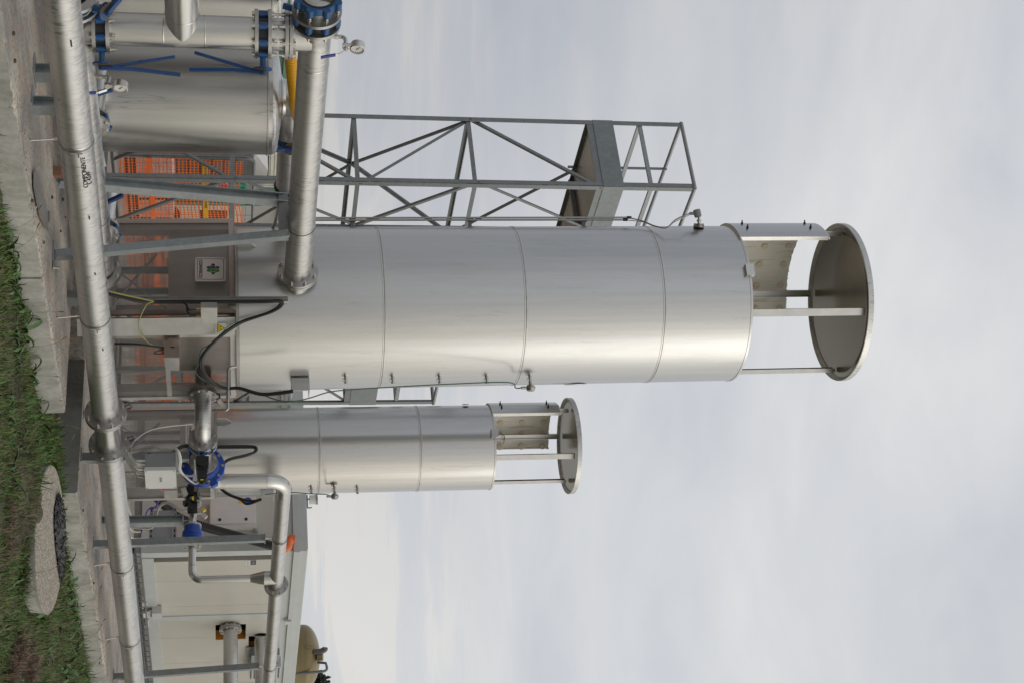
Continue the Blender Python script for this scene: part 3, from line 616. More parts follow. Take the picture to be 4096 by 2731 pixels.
# --- the upper header with its open valve, the riser and the rear low header
XT = 7.918; UZ = 1.854
t = thing('upper_pipe', 'long silver header pipe at head height ending at the tall stack flange', 'pipe', (9.0, 7.8, UZ-0.2))
UP = lambda x: V((x, 7.8, UZ - (x-8)*0.004))
part(wave_pipe(MB(), UP(7.78), UP(10.68), RP*1.02), 'pipe_section', M['wet'], t)
part(MB().lathe([(RP*1.02+.0008, -.006), (RP*1.02+.0022, 0), (RP*1.02+.0008, .006)], UP(8.18), (1, 0, 0), n=36), 'weld_seam', M['steel'], t)
part(MB().cyl(UP(10.70), UP(11.15), RP, n=32), 'inlet_stub', M['steel'], t)
flange(t, UP(10.70), (1, 0, 0), 200, flip=True)
flange(t, UP(7.735), (1, 0, 0), 200, gap=0.062, sides=(0, 1), phase=.5)
part(MB().ringplate(UP(7.664), UP(7.688), 0.170, RP), 'flange', M['flange'], t)
part(MB().cyl(UP(7.60), UP(7.664), RP, n=32, cap=0), 'short_spool', M['steel'], t)
u_, v_, _ = fr((1, 0, 0)); fl_ = t.children[-2]
for k in range(8):
    a_ = 2*PI*(k+.5)/8; inst(boltmesh(0.017, 0.05, 0.03), 'bolt', fl_, fmat(UP(7.652)+(u_*math.cos(a_)+v_*math.sin(a_))*0.1475, (-1, 0, 0)))
part(MB().lathe([(RP*1.02+.001, -.003), (RP*1.02+.004, 0), (RP*1.02+.001, .003)], UP(10.05), (1, 0, 0), n=36), 'strap_clamp', M['black'], t)
butterfly('butterfly_valve', 'blue lugged butterfly valve bolted on the upper pipe behind the grey flange ring', UP(7.72), (1, 0, 0), (0, 0.35, -1), (0.3, 0.9, 0), ln=0.25, lev=False)
butterfly('butterfly_valve', 'open-ended blue butterfly valve with silver disc facing out of the frame', UP(7.565), (1, 0, 0), V((0, 0.25, -1)), V((-.6, -.35, .2)), disc=True, ln=0.30)
t = thing('riser_pipe', 'vertical silver pipe between two blue lever valves with a tee branch', 'pipe', (XT, 7.8, 0.1))
part(MB().cyl((XT, 7.8, 0.24), (XT, 7.8, 0.378), RP, n=40, cap=0), 'pipe_section', M['pipez'], t)
part(MB().cyl((XT, 7.8, 0.463), (XT, 7.8, 1.447), RP*1.04, n=48, cap=0), 'pipe_section', M['pipez'], t)
part(MB().cyl((XT, 7.8, 1.547), (XT, 7.8, 1.66), RP*1.02, n=40, cap=0), 'pipe_section', M['pipez'], t)
part(MB().cyl((XT, 7.8, 1.69), (XT, 7.8, 1.83), RP*1.02, n=40, cap=0), 'pipe_section', M['pipez'], t)
part(MB().cyl((-3, 7.8, 0.955), (XT, 7.8, 0.955), RP*1.03, n=48), 'branch_pipe', stainless('branch_steel', (0.6, 0.595, 0.58), 0.3, (0.5, 8, 8), 0.08), t)
part(MB().lathe([(RP*1.03+.001, -.005), (RP*1.03+.003, 0), (RP*1.03+.001, .005)], (XT-.17, 7.8, 0.955), (1, 0, 0), n=40), 'weld_seam', M['steel'], t)
for z in (0.83, 1.105): part(MB().lathe([(RP*1.04+.0008, -.004), (RP*1.04+.002, 0), (RP*1.04+.0008, .004)], (XT, 7.8, z), n=40), 'weld_seam', M['steel'], t)
flange(t, (XT, 7.8, 0.421), (0, 0, 1), 200, gap=0.066, sides=(1, 1)); flange(t, (XT, 7.8, 1.497), (0, 0, 1), 200, gap=0.066)
flange(t, (XT, 7.8, 1.672), (0, 0, 1), 200, gap=0.006, flip=True)
hd = (rt*0.9+fh*0.3).normalized()
butterfly('butterfly_valve', 'blue lever butterfly valve low on the riser, its lever pointing up', (XT, 7.8, 0.421), (0, 0, 1), V((0.45, -.75, 0)), V((0.05, 0.05, 1)), th=0.06, ln=0.52)
butterfly('butterfly_valve', 'blue lever butterfly valve high on the riser, its lever pointing down', (XT, 7.8, 1.497), (0, 0, 1), V((0.45, -.75, 0)), V((0.02, 0.12, -1)), th=0.06, ln=0.50)
t = thing('rear_low_pipe', 'second low silver pipe running behind the nearest one to the stack base', 'pipe', (9, 7.8, 0.05))
QP = lambda x: V((x, 7.8, 0.245 - (x-7.7)*0.002))
part(wave_pipe(MB(), QP(7.70), QP(10.66), RP), 'pipe_section', M['wet'], t); flange(t, QP(10.70), (1, 0, 0), 200, flip=True); part(MB().cyl(QP(10.73), QP(11.1), RP, n=28), 'inlet_stub', M['steel'], t)
part(MB().ringplate(QP(7.70), QP(7.724), 0.170, RP), 'flange', M['flange'], t); part(MB().ringplate(QP(7.612), QP(7.636), 0.170, RP), 'flange', M['flange'], t)
for x in (9.98,): part(MB().lathe([(RP+.001, -.004), (RP+.004, 0), (RP+.001, .004)], QP(x), (1, 0, 0), n=36), 'strap_clamp', M['black'], t)
butterfly('butterfly_valve', 'blue lever butterfly valve on the end of the rear low pipe', QP(7.668), (1, 0, 0), V((-.1, -.45, 0.85)), V((-.5, .55, .62)), ln=0.30)
s = MB().tube(spline([at(365, 40, Y=7.62), at(345, 62, Y=7.6), at(322, 72, Y=7.55), at(320, 100, Y=7.5)]), 0.004, 6)
solo(s, 'earth_wire', M['yg'], 'yellow-green earth wire looping over the rear low pipe valve', 'wire')
# tank outlets reaching the rear header, each with a blue valve
def outlet(y_, lb, lb2, hy):
    p = at(420, y_, Y=8.05); x = p.x
    t = thing('outlet_pipe', lb, 'pipe', (x, 8.0, 0.1))
    part(MB().cyl((x, 7.8, 0.26), (x, 8.5, 0.30), 0.075, n=28), 'pipe_section', M['pipez'], t)
    flange(t, (x, 8.00, 0.272), (0, 1, 0), 125, gap=0.05)
    v_ = butterfly('butterfly_valve', lb2, (x, 8.00, 0.272), (0, 1, 0), V((0.5, 0, 1)), V((0.25, -.1, 1)), dn=125, th=0.05, lev=False, neck=0.05)
    part(MB().bar(at(hy[0], hy[1], Y=7.9), at(hy[2], hy[3], Y=7.9), .034, .022), 'lever', M['leverblue'], v_)
outlet(470, 'short outlet pipe from the foot of the nearer silver tank', 'blue valve at the foot of the nearer silver tank', (374, 382, 448, 358))
outlet(905, 'short outlet pipe beside the leaning support', 'blue valve behind the rear low pipe beside the leaning support', (423, 812, 492, 781))
# pressure gauges
def gauge(foot, g, lab, rg=0.050, fn=None):
    t = thing('pressure_gauge', lab, 'gauge', foot, 'pressure gauges'); fn = (fn or V((0.12, -0.95, -0.12))).normalized()
    k = foot + Zu*0.085; a_ = k + (g-k)*0.0
    e1 = foot + Zu*0.10; hz = V((g.x-foot.x, g.y-foot.y, 0)); hz.normalize(); dd_ = V((g.x-e1.x, g.y-e1.y, 0)).length
    part(MB().tube(arc(foot, e1, e1+hz*dd_, 0.03, 6), 0.0145, 12), 'elbow_nipple', M['steel'], t); part(MB().cyl(foot+Zu*.03, foot+Zu*.05, 0.019, n=16), 'union', M['bolt'], t)
    v_ = e1 + hz*dd_
    part(MB().cyl(v_-Zu*0.022, v_+Zu*0.05, 0.021, n=14).cyl(v_-hz*.02, v_+hz*.035, 0.018, n=8), 'ball_valve', M['bolt'], t)
    part(MB().cyl(v_+Zu*0.05, v_+Zu*0.075, 0.015, n=6).cyl(v_+Zu*.075, g-Zu*rg*.95, 0.009, n=10), 'brass_fitting', M['brass'], t)
    h0 = v_ + fn*0.04; h1 = h0 + fn*0.015 + hz*0.02 - Zu*0.05; h2 = h1 + hz*.03 - Zu*0.115
    lv = part(MB().bar(v_, h0, 0.012, 0.012).bar(h0, h1, 0.018, 0.004).bar(h1, h2, 0.019, 0.005), 'valve_lever', M['steel'], t); part(MB().bar(h1+(h2-h1)*.15, h2+(h2-h1)*.02, 0.022, 0.010), 'lever_sleeve', M['sleeve'], lv)
    b_ = g - fn*0.022
    cs = part(MB().lathe([(0, -.022), (rg*.97, -.022), (rg, -.018), (rg, .018), (rg*1.06, .018), (rg*1.06, .028), (rg*.92, .030), (rg*.90, .022)], g, fn, n=40), 'case', M['steel'], t)
    part(MB().lathe([(rg*.91, .021), (0, .0211)], g, fn, n=32), 'dial', M['dial'], cs)
    ud = Zu - fn*fn.dot(Zu); ud.normalize(); sd = ud.cross(fn)
    s = MB().bar(g+fn*.023+(ud*-.4+sd*.5)*rg*.45, g+fn*.023-(ud*-.4+sd*.5)*rg*.8, 0.0035, 0.0015, fn); s.cyl(g+fn*.022, g+fn*.025, 0.004, n=10); part(s, 'needle', M['ink'], cs)
    s = MB()
    for i in range(13):
        q = -2.2 + 4.4*i/12; d = ud*math.cos(q)+sd*math.sin(q); s.bar(g+fn*.0216+d*rg*.70, g+fn*.0216+d*rg*.84, 0.002, 0.001, fn)
    part(s, 'scale_marks', M['ink'], cs)
g0 = at(1431, 187, Y=7.72); f0 = at(1330, 147, Y=7.80); gauge(V((f0.x, 7.8, UZ+RP)), g0, 'round silver pressure gauge standing above the upper pipe against the sky')
g0 = at(483, 344, Y=7.62); f0 = at(362, 307, Y=7.78); gauge(V((f0.x, 7.78, 0.345)), g0, 'round silver pressure gauge in front of the nearer tank, above the low pipes')

# ------------------------------------------------------------------ silver tanks on the left
def tank(x, y, lab, out):
    t = thing('steel_tank', lab, 'tank', (x, y, 0), 'silver filter tanks'); r = 0.458
    part(MB().lathe([(r*.97, 0.0), (r*.97, 0.12), (r, 0.14), (r, 1.565)], (0, 0, 0), n=96), 'tank_wall', M['tank'], t, local=True)
    part(MB().lathe([(r, 1.565), (r+.007, 1.568), (r+.007, 1.578), (r+.002, 1.58)], (0, 0, 0), n=96), 'weld_band', M['tank'], t, local=True)
    pr = [(r+.002, 1.58)] + [(r*(0.86+0.14*math.cos(k)), 1.595+0.062*math.sin(k)) for k in [i*PI/2/7 for i in range(8)]] + [(r*.5, 1.682), (0.16, 1.690)]
    part(MB().lathe(pr, (0, 0, 0), n=96), 'dome', M['tank'], t, local=True)
    part(MB().lathe([(0.20, 1.688), (0.158, 1.70), (0.150, 1.72), (0.150, 1.80)], (0, 0, 0), n=48), 'outlet_neck', M['pipez'], t, local=True)
    return t
t1 = tank(9.50, 8.66, 'silver vertical tank nearer the stacks, with dark runs down its side', 1); t0_ = tank(8.20, 8.66, 'silver vertical tank cut off by the picture edge, behind the riser pipe', 0)
s = MB().cyl((9.62, 8.17, 0.30), (9.70, 8.10, 0.315), 0.014, n=10).cyl((9.70, 8.10, 0.315), (9.715, 8.087, 0.318), 0.018, n=8); part(s, 'drain_stub', M['bolt'], t1)
zt = at(1158, 560, Y=8.66).z
t = thing('tank_top_pipe', 'silver pipe leaving the top of the nearer tank behind the upper header', 'pipe', (10, 8.66, zt))
part(wave_pipe(MB(), (9.5, 8.66, zt), (10.62, 8.66, zt), 0.098), 'pipe_section', M['wet'], t); part(MB().cyl((9.5, 8.66, zt), (9.5, 8.66, zt+.16), 0.10, n=32), 'stub', M['steel'], t)
flange(t, (9.93, 8.66, zt), (1, 0, 0), 125, gap=0.05, ro=0.145)
part(MB().lathe([(0.100, 0), (.112, .01), (.112, .03), (.102, .04)], (10.60, 8.66, zt), (1, 0, 0), n=32), 'coupling', M['black'], t)
part(MB().cyl((10.64, 8.66, zt), (10.78, 8.66, zt-.01), 0.104, 0.088, n=32), 'coupling_sleeve', M['pipez'], t)
part(MB().bar((10.72, 8.56, zt-.06), (10.95, 8.50, zt-.10), 0.02, 0.02).bar((10.95, 8.50, zt-.1), (11.0, 8.49, zt-.12), 0.016, 0.02), 'cam_lever', M['steeldark'], t)
bl = butterfly('butterfly_valve', 'blue valve on the pipe leaving the top of the nearer tank', (9.93, 8.66, zt), (1, 0, 0), V((0, -1, 0.1)), V((-.2, 0, -1)), dn=125, th=0.048, ln=0.17, neck=0.03, ro=0.12)
def hose(pts, r, name, lab, mat=None, pitch=0.022, amp=0.09):
    P = spline(pts, 60); L_ = [0]
    for a_, b_ in zip(P[:-1], P[1:]): L_.append(L_[-1] + (b_-a_).length)
    Q = []; RR = []; m_ = int(L_[-1]/pitch*4); j = 0
    for i in range(m_+1):
        d = L_[-1]*i/m_
        while j < len(L_)-2 and L_[j+1] < d: j += 1
        k = (d-L_[j])/max(1e-9, L_[j+1]-L_[j]); Q.append(P[j].lerp(P[j+1], k)); RR.append(r*(1+amp*math.sin(2*PI*i/4)))
    return solo(MB().tube(Q, RR, 14), name, mat or M['yellow'], lab, 'hose')
hose([at(1160, 215, Y=8.35), at(1172, 320, Y=8.3), at(1183, 420, Y=8.4), at(1195, 480, Y=8.6)], 0.044, 'corrugated_hose', 'yellow corrugated hose hanging behind the upper pipe above the tanks')
hose([at(1158, 690, Y=8.66), at(1152, 760, Y=8.7), at(1150, 830, Y=8.75), at(1160, 960, Y=8.85)], 0.058, 'corrugated_hose', 'yellow corrugated hose running on from the tank pipe towards the tall stack')
solo(MB().box(at(1152, 808, Y=8.56), (0.05, 0.03, 0.05)), 'hose_clip', M['blue'], 'small blue clip on the yellow hose behind the leaning support', 'clip')

# ------------------------------------------------------------------ galvanised supports
def hbeam(s, a, b, w_=0.09, h=0.09, up=(1, 0, 0), tk=0.009):
    a, b = V(a), V(b); ax = (b-a).normalized(); up = V(up); up = (up-ax*ax.dot(up)).normalized()
    for q in (-1, 1): s.bar(a+up*q*(h/2-tk/2), b+up*q*(h/2-tk/2), w_, tk, up)
    s.bar(a, b, tk*.8, h-2*tk, up); return s
def upost(s, a, b, w_=0.08, h=0.05, up=(0, -1, 0), tk=0.006):
    """channel with its open side away from 'up'"""
    a, b = V(a), V(b); ax = (b-a).normalized(); up = V(up); up = (up-ax*ax.dot(up)).normalized(); sd = ax.cross(up)
    s.bar(a+up*(h/2-tk/2), b+up*(h/2-tk/2), w_, tk, up)
    for q in (-1, 1): s.bar(a+sd*q*(w_/2-tk/2), b+sd*q*(w_/2-tk/2), tk, h-2*tk, up)
    return s
t = thing('pipe_trestle', 'tall leaning galvanised trestle carrying the upper pipe before the tall stack', 'pipe support', (9.7, 7.5, 0))
l0, l1 = V((9.51, 7.776, 0.01)), at(1147, 802, X=9.97); r0, r1 = V((9.585, 7.125, 0.01)), at(1150, 940, X=9.98)
part(hbeam(MB(), l0, l1, 0.085, 0.085, (0, 1, 0)), 'leg', M['galvl'], t); part(upost(MB(), r0, r1, 0.06, 0.085, (-.9, -.2, 0)), 'leg', M['galv'], t)
part(MB().bar(l1+V((0, .04, -.03)), r1+V((0, -.03, -.03)), 0.085, 0.075), 'cross_beam', M['galv'], t)
for b in (l0, r0): part(MB().box((b.x, b.y, .005), (0.16, 0.16, 0.01)), 'foot_plate', M['galvl'], t)
part(MB().bar((r0.x-.01, r0.y-.14, .01), (r0.x-.01, r0.y-.05, .01), 0.07, 0.006).cyl((r0.x+.03, r0.y-.09, 0), (r0.x+.03, r0.y-.09, 0.05), 0.012, n=6), 'anchor', M['bolt'], t)
part(MB().lathe([(RP*1.02+.001, -.004), (RP*1.02+.004, 0), (RP*1.02+.001, .004)], UP(10.02), (1, 0, 0), n=36).cyl(UP(10.02)-Zu*RP, UP(10.02)-Zu*(RP+.06), 0.008, n=8), 'strap_clamp', M['bolt'], t)
for (x, y), lb in (((7.985, 7.44), 'short galvanised foot on the pad under the low pipes, the one nearer the picture corner'), ((8.02, 7.185), 'short galvanised foot on the pad under the low pipes, the one with the angled plate')):
    t = thing('support_foot', lb, 'pipe support', (x, y, 0), 'short feet under the low pipes')
    part(hbeam(MB(), (x, y, .008), (x, y, .17), 0.09, 0.09, (0, 1, 0)), 'stub_post', M['galvl'], t); part(MB().box((x-.02, y, .004), (0.19, 0.15, 0.008)), 'foot_plate', M['galvl'], t)

# ------------------------------------------------------------------ service towers behind the stacks
def langle(s, a, b, w_, d1, d2, tk=0.008):
    a, b = V(a), V(b); d1, d2 = V(d1).normalized(), V(d2).normalized()
    s.bar(a+d1*w_/2, b+d1*w_/2, w_, tk, d2); s.bar(a+d2*(w_/2+tk/2), b+d2*(w_/2+tk/2), w_-tk, tk, d1); return s
def tower(x0, y0, wx, wy, lev, ztoe, zmid, ztop, lab, aw=0.058):
    t = thing('service_tower', lab, 'scaffold tower', (x0, y0, 0)); x1, y1 = x0+wx, y0+wy; X_, Y_ = V((1, 0, 0)), V((0, 1, 0))
    C_ = dict(M=(x0, y0, X_, Y_), L=(x0, y1, X_, -Y_), R=(x1, y0, -X_, Y_), B=(x1, y1, -X_, -Y_)); zd = lev[-1]
    P = lambda k, z: V((C_[k][0], C_[k][1], z))
    for k, c in C_.items(): part(langle(MB(), P(k, 0), P(k, ztop if k != 'B' else zd+.9), aw, c[2], c[3]), 'corner_post', M['galv'], t)
    iw = dict(M=(X_, Y_))
    for a_, b_, n_ in (('M', 'L', X_), ('M', 'R', Y_), ('L', 'B', -Y_), ('R', 'B', -X_)):
        for z in lev[:-1]: part(langle(MB(), P(a_, z)+n_*.012, P(b_, z)+n_*.012, aw*.8, Zu*-1, n_), 'cross_rail', M['galv'], t)
        for z, w_ in ((zmid, aw*.75), (ztop-.02, aw*.62)): part(MB().bar(P(a_, z)+n_*.02, P(b_, z)+n_*.02, 0.03, w_) if z == zmid else MB().cyl(P(a_, z), P(b_, z), 0.022, n=10), 'guard_rail', M['galvl'], t)
        q = P(a_, 0)-n_*.006; r_ = P(b_, 0)-n_*.006
        part(MB().bx((min(q.x, r_.x)-.003, min(q.y, r_.y)-.003, zd+.035), (max(q.x, r_.x)+.003, max(q.y, r_.y)+.003, ztoe)), 'toe_board', M['toe'], t)
        part(MB().bar(P(a_, zd)+n_*.006, P(b_, zd)+n_*.006, 0.012, 0.075), 'deck_edge', M['galv'], t)
    wide = wx > 1.3
    if wide:
        xm = x0+.80; C_['r'] = (xm, y0, X_, Y_); C_['b'] = (xm, y1, X_, -Y_)
        part(langle(MB(), P('r', 0), P('r', ztop), aw*.7, C_['r'][2], C_['r'][3]), 'middle_post', M['galv'], t); part(langle(MB(), P('b', zd-.1), P('b', ztop), aw*.6, C_['b'][2], C_['b'][3]), 'middle_post', M['galv'], t)
    R_ = 'r' if wide else 'R'
    dia = [('M', lev[1], 'L', lev[0]), ('M', lev[2], 'L', lev[1]), ('M', lev[2], 'L', lev[3]), ('M', lev[4], 'L', lev[3]), ('M', lev[1], R_, lev[2]), (R_, lev[2], 'M', lev[3]), ('M', lev[3], R_, lev[4]), ('M', lev[1], R_, lev[0])]
    if wide: dia += [('r', lev[2], 'R', lev[1]), ('r', lev[2], 'R', lev[3]), ('r', lev[4], 'R', lev[3])]
    for a_, z0_, b_, z1_ in dia:
        n_ = X_ if (a_ + b_) in ('ML', 'LM') else Y_; part(langle(MB(), P(a_, z0_)+n_*.025, P(b_, z1_)+n_*.025, aw*.56, Zu, n_), 'brace', M['galv'], t)
    back = (('L', lev[1], 'b', lev[2]), ('b', lev[2], 'L', lev[3]), ('b', lev[2], 'B', lev[3]), ('b', lev[2], 'B', lev[1]), ('B', lev[3], 'b', lev[4]), ('b', lev[0], 'L', lev[1])) if wide else (('L', lev[3], 'B', lev[2]), ('L', lev[1], 'B', lev[2]), ('B', lev[4], 'L', lev[3]))
    for a_, z0_, b_, z1_ in back:
        part(langle(MB(), P(a_, z0_)-Y_*.025, P(b_, z1_)-Y_*.025, aw*.66, Zu, -Y_), 'brace', M['galvd'], t)
    part(MB().bx((x0+.015, y0+.015, zd), (x1-.015, y1-.015, zd+.02)), 'deck_plate', M['plate'], t)
    for f in ((0.5,) if wx > 1.3 else (0.5,)): part(MB().bar((x0+wx*f, y0+.02, zd-.03), (x0+wx*f, y1-.02, zd-.03), 0.05, 0.05), 'deck_joist', M['galvd'], t)
    return t
tower(13.06, 10.73, 2.10, 0.96, (0.03, 1.35, 2.675, 3.955, 5.33), 5.60, 5.92, 6.435, 'tall galvanised lattice service tower beside the large stack')
m2 = at(1380, 1616, D=19.0); tower(m2.x-.78, m2.y, 0.78, 0.9, (0.03, .75, 1.35, 2.0, m2.z+.02), m2.z+.37, m2.z+.62, at(1749, 1616, D=19).z, 'lower galvanised service tower seen in the gap between the two stacks', 0.058)
# conduits clipped to the side of the tall stack
for k, (px0, px1, py) in enumerate(((1262, 2520, 872), (1262, 2505, 881))):
    a_, b_ = at(px0-150, py+1, D=13.9), at(px1, py-1, D=14.35)
    t = thing('conduit', ('thin grey conduit pipe up the side of the tall stack, outer of the pair', 'thin grey conduit pipe up the side of the tall stack, inner of the pair')[k], 'conduit', a_)
    part(MB().cyl(a_, b_, 0.0085, n=10), 'conduit_pipe', M['steeldark'], t); part(MB().cyl(b_-Zu*.03, b_+Zu*.012, 0.013, n=10), 'end_gland', M['black'], t)
    if k == 0:
        for px in (1410, 1880, 2335): c = at(px, 880, D=14.0+(px-1300)/2600); part(MB().bar(c-rt*.02, c+rt*.10, 0.012, 0.03).cyl(c-Zu*.03-rt*.0, c+Zu*.03, 0.019, n=8), 'conduit_clip', M['galvd'], t)

# ------------------------------------------------------------------ the two stacks
def exmesh(s, o, u, v, W, H, pu=0.034, pv=0.019, sw=0.0041, holes=()):
    """expanded-metal sheet: two families of slanted strands clipped to the panel"""
    o, u, v = V(o), V(u).normalized(), V(v).normalized(); n_ = u.cross(v)
    for sg in (1, -1):
        sl_ = sg*pv/pu; N_ = int((H + W*pv/pu)/pv)+2
        for i in range(-1, N_):
            c = (i*pv - W*pv/pu if sg > 0 else i*pv)
            x0, x1 = 0.0, W
            lo, hi = (-c)/sl_, (H-c)/sl_
            if lo > hi: lo, hi = hi, lo
            x0, x1 = max(x0, lo), min(x1, hi)
            if x1-x0 < 0.004: continue
            segs = [(x0, x1)]
            for (hx0, hy0, hx1, hy1) in holes:
                a_, b_ = (hy0-c)/sl_, (hy1-c)/sl_
                if a_ > b_: a_, b_ = b_, a_
                a_, b_ = max(a_, hx0), min(b_, hx1)
                if a_ >= b_: continue
                ns = []
                for (p, q) in segs:
                    if b_ <= p or a_ >= q: ns.append((p, q)); continue
                    if a_ > p: ns.append((p, a_))
                    if b_ < q: ns.append((b_, q))
                segs = ns
            for (p, q) in segs:
                A = o+u*p+v*(c+sl_*p); B = o+u*q+v*(c+sl_*q); d = (B-A).normalized(); w2 = n_.cross(d).normalized()*sw/2; off = n_*(0.0012*sg)
                s.quad(A-w2+off, B-w2+off, B+w2+off, A+w2+off)
    return s
def cylhit(root, px, py, r):
    Mi = ROOTM[root.name].inverted(); d = fw + cup*((px-CX)/FPX) + rt*((py-CY)/FPX); o = Mi @ CAM; d = Mi.to_3x3() @ d
    A = d.x**2+d.y**2; B = o.x*d.x+o.y*d.y; C_ = o.x**2+o.y**2-r*r; D_ = B*B-A*C_
    tt = (-B - math.sqrt(max(0, D_)))/A; return ROOTM[root.name] @ (o+d*tt)
def stack(ax, tilt, r, zs, zc0, zc1, zdisc, rd, S, ztop_box, mat, lab, posts, shrink=1.0):
    root = thing('flare_stack', lab, 'flare stack', (ax[0], ax[1], 0), rot=Matrix.Rotation(tilt, 3, fh)); u0 = -fh; P = lambda m, nm, mt, par=root, **k: part(m, nm, mt, par, local=True, **k)
    for i in range(len(zs)-1):
        z0, z1 = zs[i], zs[i+1]; last = i == len(zs)-2
        pr = [(r, z0+.004), (r, z1-.004)] + ([(r-.006, z1), (r-.022, z1), (r-.022, z1-.6)] if last else [])
        P(MB().lathe(pr, n=128, u0=u0), 'shell_section', mat)
        if i: P(MB().lathe([(r, z0-.017), (r+.0025, z0-.015), (r+.0025, z0-.004), (r-.003, z0), (r+.0025, z0+.004), (r+.0025, z0+.015), (r, z0+.017)], n=128, u0=u0), 'seam_band', M['steel'])
    P(MB().lathe([(r, zs[-1]-.022), (r+.004, zs[-1]-.02), (r+.004, zs[-1]-.001), (r-.006, zs[-1]+.001)], n=128, u0=u0), 'top_rim', M['steel'])
    P(MB().lathe([(r-.02, zs[0]-.022), (r+.012, zs[0]-.022), (r+.012, zs[0]-.008), (r, zs[0]-.004), (r, zs[0]+.006)], n=128, u0=u0), 'base_ring', M['steeldark'])
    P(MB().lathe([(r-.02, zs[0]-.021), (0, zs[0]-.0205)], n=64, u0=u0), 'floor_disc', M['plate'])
    a0, a1 = R(-187), R(-52.5); rc = r+.026*shrink
    P(MB().lathe([(rc-.006, zc0), (rc, zc0), (rc, zc1), (rc-.006, zc1)], n=64, a0=a0, a1=a1, u0=u0), 'wind_shield', mat)
    ins = P(MB().lathe([(rc-.006, zc0), (rc-.034, zc0), (rc-.034, zc1), (rc-.006, zc1)], n=64, a0=a0, a1=a1, u0=u0), 'insulation_blanket', M['insul'])
    g = np.random.default_rng(5)
    s = MB()
    for i in range(90):
        al = a0+(a1-a0)*i/89; d = -fh*math.cos(al)+rt*math.sin(al); s.lathe([(0, 0.0), (.012, .004), (.009, .016+.012*g.random()), (0, .02+.01*g.random())], d*(rc-.024)+Zu*(zc1-.006), n=6)
    P(s, 'frayed_edge', M['insul'], ins)
    for e in (a1, a0):
        d = -fh*math.cos(e)+rt*math.sin(e); P(MB().bar(d*(rc-.02)+Zu*zc0, d*(rc-.02)+Zu*zc1, 0.040, 0.006, d.cross(Zu)), 'edge_strip', M['steel'])
    for al in (-128, -147, -165, -184):
        d = -fh*math.cos(R(al))+rt*math.sin(R(al))
        for z in (zc1-.055, zc1-.30, zc1-.55):
            P(MB().lathe([(0, .012), (.012, .012), (.016, .014), (.034, .011), (.034, 0)], d*(rc-.034)+Zu*z, -d, n=20), 'insulation_washer', M['pin'], ins)
    for al in (-78, -66):
        d = -fh*math.cos(R(al))+rt*math.sin(R(al))
        for z in (zc0+.12, zc1-.12): P(MB().cyl(d*rc+Zu*z, d*(rc+.035)+Zu*z, 0.006, n=6).cyl(d*rc+Zu*z, d*(rc+.014)+Zu*z, 0.011, n=6), 'stud', M['ink'])
    for al in posts:
        d = -fh*math.cos(R(al))+rt*math.sin(R(al)); sd = d.cross(Zu); c = d*(r-.075*shrink)
        P(upost(MB(), c+Zu*(zs[-1]-.35), c+Zu*zdisc, 0.066*shrink, 0.045*shrink, d, 0.005), 'roof_post', M['steel'])
    d = -fh*math.cos(R(189))+rt*math.sin(R(189)); c = d*(r-.135*shrink)+Zu*(zs[-1]+.27*shrink)
    P(MB().tube([c+d.cross(Zu)*-.045+d*.03, c+d.cross(Zu)*-.045, c+d.cross(Zu)*.045, c+d.cross(Zu)*.045+d*.03], 0.006, 6), 'rod_clip', M['steeldark'])
    rf = P(MB().lathe([(rd, zdisc+.052), (rd*.5, zdisc+.075), (0, zdisc+.085)], n=128, u0=u0), 'roof_disc', M['shell'])
    P(MB().lathe([(rd*.95, zdisc+.03), (rd-.010, zdisc+.004), (rd, zdisc), (rd+.002, zdisc+.006), (rd+.001, zdisc+.054), (rd-.006, zdisc+.056)], n=128, u0=u0), 'roof_rim', M['wet'], rf)
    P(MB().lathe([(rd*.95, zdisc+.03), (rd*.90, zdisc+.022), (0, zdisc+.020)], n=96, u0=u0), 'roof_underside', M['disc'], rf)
    for al in (-22,):   # rain-water lug at the shell's top edge and lifting lug at its foot
        d = -fh*math.cos(R(al))+rt*math.sin(R(al)); P(MB().bar(d*(r+.02)+Zu*(zs[-1]-.055), d*(r+.02)+Zu*(zs[-1]+.02), 0.11*shrink, 0.045, d).bar(d*(r-.02)+Zu*(zs[-1]+.012), d*(r+.035)+Zu*(zs[-1]+.012), 0.10*shrink, 0.01), 'hook_lug', M['steel'])
    d = -fh*math.cos(R(-46))+rt*math.sin(R(-46)); k = d*(r)+Zu*(zs[0]+.0)
    P(MB().prism([k+d.cross(Zu)*.006, k+d*.06+d.cross(Zu)*.006, k+d*.055+Zu*.10+d.cross(Zu)*.006, k+Zu*.16+d.cross(Zu)*.006], d.cross(Zu)*-.012), 'lifting_lug', M['steel'])
    # square mesh-clad base standing on four legs
    h = S/2; zb = 0.10; zt_ = ztop_box
    for sx in (-1, 1):
        for sy in (-1, 1):
            P(MB().bx((sx*h-sx*.10, sy*h-sy*.10, .165), (sx*h-sx*.012, sy*h-sy*.012, zt_)), 'base_leg', M['plate'] if (sx, sy) == (-1, 1) else M['steel'])  # far left leg takes the steel with the painted brown reflection
    for sy in (-1, 1):
        P(MB().bx((-h-.42, sy*h-sy*.10-.0, .125), (h+.42, sy*h-sy*.01, .165)), 'base_skid', M['galv'])
        for sx in (-1, 1): P(MB().bx((sx*(h+.40), sy*h-sy*.09, 0), (sx*(h+.28), sy*h-sy*.02, .125)), 'skid_foot', M['galv'])
    c = V((-h+.02, -h+.02, 0))*1.0; dd = V((-1, -1, 0)).normalized(); c2_ = c - dd*.005
    P(MB().box(c2_+Zu*(zt_/2+.02), (0.145*S/1.12, 0.05, zt_-.06), Matrix.Rotation(R(45), 3, 'Z') @ Matrix.Rotation(R(90), 3, 'Z')), 'corner_column', M['steel'])
